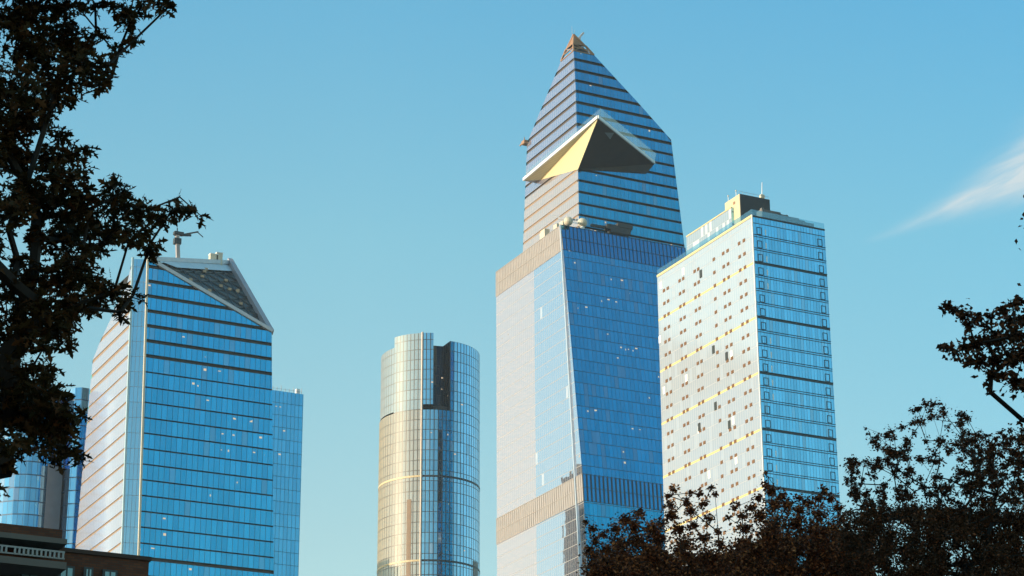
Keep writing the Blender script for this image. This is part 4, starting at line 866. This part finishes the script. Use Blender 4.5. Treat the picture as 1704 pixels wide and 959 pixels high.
def left_tree():
    rng = random.Random(21); D = 17; ppm = FPX/(D*1.067)
    tbase = Vector((2.1, 17.4, 0)); ttop = Vector((2.3, 17.2, 5.2))
    ex = []
    for i in range(120):
        a = rng.uniform(0, 2*math.pi); r = 2.9*rng.random()**.5; z = rng.uniform(5.0, 12.5)
        r *= max(.25, 1-((z-8.2)/5.2)**2)
        p = Vector((1.6+math.cos(a)*r, 17+math.sin(a)*r, z)); d = p-CAM
        wv = d.dot(cF); px = 852+FPX*d.dot(cR)/wv; py = 479.5-FPX*d.dot(cU)/wv
        if px > -30 and py > -40: continue
        ex.append((p, rng.uniform(.25, .42)))
    for x, y, r in ((230, -40, 40), (150, -50, 50), (60, -60, 60), (300, -60, 30), (-40, 100, 50), (-40, 250, 50), (-45, 400, 50), (-40, 560, 50), (-40, 700, 50), (-40, 830, 40), (100, -120, 70)): ex.append((onD(x, y, D+rng.uniform(-1, 1)), r/ppm))
    make_tree('oak_tree', 'near-black oak with pointed star-shaped leaves filling the left edge', tbase, LB, ppm, .105, 23, LEAF_OAK, dark_leaf, .85, ttop, .2, rng, ex, .5, None, 4, D)
left_tree()

def outline_blobs(rng, top, x0, x1, ybot, n, rmin, rmax, sparse=1.0):
    out = []
    def yt(x):
        for (a, ya), (b, yb_) in zip(top, top[1:]):
            if a <= x <= b: return ya+(yb_-ya)*(x-a)/(b-a)
        return 2000
    while len(out) < n:
        x = rng.uniform(x0, x1); t = yt(x); y = t+(ybot-t)*rng.random()**sparse
        r = rng.uniform(rmin, rmax)
        if y-r < t-2: y = t+r
        if y < ybot: out.append((x, y, r))
    return out
def right_trees():
    rng = random.Random(5)
    D = 40; ppm = FPX/(D*1.067)
    T1 = [(985,880,9),(975,868,5),(990,900,10),(1003,890,8),(980,915,9),(1025,880,14),(1040,865,12),(1062,856,8),(1066,850,5),(1055,875,16),(1085,880,14),(1100,872,10),(1115,840,10),(1121,815,7),(1112,825,6),(1118,858,12),(1095,895,20),(1060,900,22),(1030,905,18),(1008,915,14),(1142,835,9),(1150,850,11),(1165,822,8),(1150,820,6),(1183,812,6),(1190,822,5),(1172,838,9),(1130,880,14),(1155,875,10),(1180,862,8),(1170,895,12),(1200,905,10),(1140,905,20),(1195,885,7),(1010,940,18),(985,940,8)]
    T1 += outline_blobs(rng, [(960, 925), (1000, 905), (1060, 890), (1120, 905), (1240, 925)], 985, 1240, 1010, 80, 10, 20)
    T1 += outline_blobs(rng, [(960, 945), (1040, 915), (1120, 918), (1240, 915)], 990, 1240, 1010, 90, 12, 22)
    T1 += outline_blobs(rng, [(960, 1000), (1240, 1000)], 975, 1240, 1140, 40, 20, 30)
    b = onD(1110, 1500, D); base = Vector((b.x, b.y, 0)); top = onD(1110, 1130, D)
    make_tree('maple_tree', 'red-brown leafy tree in front of the foot of the tallest tower', base, T1, ppm, .068, 7.0, LEAF_SMALL, rust_leaf, 1.0, top, .2, rng, depth=1.3, group='rusty park trees', D=D, loose=True)
    D = 37; ppm = FPX/(D*1.067)
    T2 = [(1212,862,5),(1222,845,6),(1235,858,9),(1228,838,4),(1250,845,10),(1262,828,8),(1275,808,7),(1274,788,4),(1283,818,10),(1300,825,10),(1312,840,12),(1290,840,16),(1265,858,16),(1240,880,14),(1330,850,12),(1345,835,10),(1330,828,6),(1362,830,10),(1372,815,6),(1382,830,8),(1395,845,9),(1362,855,16),(1325,870,20),(1290,875,22),(1400,865,12),(1385,880,18)]
    T2 += outline_blobs(rng, [(1195, 915), (1250, 885), (1300, 868), (1360, 868), (1450, 885)], 1205, 1450, 1010, 100, 10, 20)
    T2 += outline_blobs(rng, [(1195, 920), (1260, 895), (1450, 885)], 1205, 1460, 1010, 120, 12, 22)
    T2 += outline_blobs(rng, [(1200, 1000), (1450, 1000)], 1200, 1450, 1140, 40, 20, 30)
    b = onD(1330, 1500, D); base = Vector((b.x, b.y, 0)); top = onD(1330, 1130, D)
    make_tree('maple_tree', 'dense rust-brown tree before the foot of the dotted slab tower, middle of the right-hand trees', base, T2, ppm, .066, 7.0, LEAF_SMALL, rust_leaf, 1.0, top, .22, rng, depth=1.3, group='rusty park trees', D=D, loose=True)
    D = 34; ppm = FPX/(D*1.067)
    top = [(1405, 790), (1412, 762), (1440, 745), (1465, 712), (1500, 705), (1520, 680), (1545, 664), (1575, 672), (1610, 688), (1640, 715), (1680, 712), (1760, 700), (1850, 740)]
    T3 = outline_blobs(rng, top, 1408, 1720, 870, 330, 4, 9, 1.0)
    T3 += outline_blobs(rng, [(1600, 700), (1640, 722), (1720, 718)], 1600, 1720, 870, 90, 6, 11, 1.0)
    T3 += [(1445, 722, 3), (1440, 712, 3), (1540, 672, 6), (1520, 684, 7), (1562, 672, 5), (1603, 690, 7), (1424, 768, 8), (1418, 775, 7), (1475, 725, 8)]
    T3 += outline_blobs(rng, [(1400, 850), (1430, 845), (1500, 835), (1720, 845)], 1410, 1730, 1010, 230, 12, 22, 1.0)
    T3 += outline_blobs(rng, [(1400, 1000), (1850, 1000)], 1410, 1850, 1140, 60, 20, 30)
    T3 += outline_blobs(rng, [(1720, 700), (1900, 760)], 1725, 1880, 1000, 60, 10, 20)
    b = onD(1600, 1500, D); base = Vector((b.x, b.y, 0)); tp = onD(1590, 1080, D)
    make_tree('maple_tree', 'thinning brown tree with bare twigs against the sky, lower right corner', base, T3, ppm, .05, 6.0, LEAF_SMALL, brown_leaf, .55, tp, .2, rng, depth=1.2, group='rusty park trees', twigs=5, D=D, loose=True)
    D = 24; ppm = FPX/(D*1.067)
    T4 = [(1578,508,8),(1570,515,5),(1592,515,11),(1605,525,12),(1625,530,11),(1612,540,10),(1640,540,8),(1575,578,8),(1568,574,5),(1590,588,11),(1605,578,13),(1622,572,15),(1640,565,18),(1660,560,20),(1648,525,8),(1668,515,9),(1685,505,7),(1695,500,8),(1680,535,18),(1700,530,16),(1690,560,22),(1612,600,10),(1632,600,16),(1655,600,20),(1680,600,22),(1704,590,22),(1650,625,8),(1668,625,12),(1690,635,16),(1706,645,14),(1648,653,4),(1645,645,3),(1702,700,5),(1715,690,8)]
    T4 += outline_blobs(rng, [(1720, 520), (1780, 440), (1900, 380)], 1735, 1900, 760, 50, 16, 30)
    ex = []
    c = onD(1950, 480, D)
    for i in range(60):
        v = Vector((rng.gauss(0, 1), rng.gauss(0, 1), rng.gauss(0, 1))).normalized()*rng.random()**.4
        ex.append((c+Vector((v.x*1.4, v.y*1.4, v.z*2.0)), rng.uniform(.2, .4)))
    ex = [e for e in ex if e[0].z < 40 and (e[0]-CAM).dot(cR)/(e[0]-CAM).dot(cF)*FPX > 905]
    b = onD(2000, 1500, D); base = Vector((b.x, b.y, 0)); tp = onD(1960, 800, D)
    make_tree('oak_tree', 'dark leafy branch reaching in from the right edge against blue sky', base, T4, ppm, .075, 11, LEAF_SMALL, brown_leaf, .75, tp, .16, rng, ex, .4, None, 4, D, loose=True)
right_trees()

# ================================================================== unseen house row added to keep the park in shade (left of the view)
def row():
    root = empty('shade_block', (-45, 40, 0), 'unseen long brick block added west of the park to shade the trees', 'building')
    m = MB(); m.prism([(-58, -30), (-40, -30), (-40, 100), (-58, 100)], 0, 33, 0, 1); m.build('walls', [bm_, M['roof']], root)
    fm = plain('block_window_frame', (.5, .48, .45), .6); wg = plain('block_window_glass', (.12, .16, .18), .1, .4)
    m = MB(); g_ = MB()
    for r in range(9):
        for i in range(30):
            y = -27+i*4.3; z = 2+r*3.3
            m.b2((-40, y, z), (-39.93, y+1.3, z+1.8)); g_.b2((-39.93, y+.1, z+.1), (-39.9, y+1.2, z+1.7))
    f_ = m.build('windows', fm, root, kind='stuff'); g_.build('panes', wg, root, kind='stuff')
row()

# ================================================================== out-of-view brown tower: its image is mirrored in the corner of the tall tower
def neighbour():
    Y = 1000.0; xm = lambda px: 710-onY(px, 850, Y).x
    x1, x0 = 710-onY(938, 850, Y+12).x, xm(1000); z = onY(950, 786, Y).z
    root = empty('brown_tower', ((x0+x1)/2, Y+15, 0), 'brown stone tower standing north-west of the tallest tower', 'building')
    f = facade('brown_tower_wall', (.1, .1, .12), (.2, .2, .2), 3.2, 4.0, 1.6, .6, (.16, .11, .08), base=(.05, .045, .05), refl=.3, seed=30)
    m = MB(); m.prism([(x0, Y), (x1, Y), (x1, Y+12), (x0, Y+12)], 0, z, 0, 1); m.build('walls', [f, M['roof']], root)
    m = MB(); m.prism([(x0+5, Y+4), (x1-4, Y+4), (x1-4, Y+10), (x0+5, Y+10)], z, z+7, 0, 1); m.build('roof_house', [M['bronze'], M['roof']], root)
neighbour()


# ================================================================== thin autumn haze
hz = MB(); hz.b2((-320, -220, -1), (760, 1120, 420))
hm = NG('haze_air'); hv = hm.n('ShaderNodeVolumePrincipled'); hv.inputs['Color'].default_value = (.86, .93, 1, 1); hv.inputs['Density'].default_value = HAZE; hv.inputs['Anisotropy'].default_value = 0.2
hm.l(hv.outputs[0], hm.out.inputs["Volume"])
ho = hz.build('haze', hm.m, None, kind='stuff', label='thin pale haze softening the far towers')
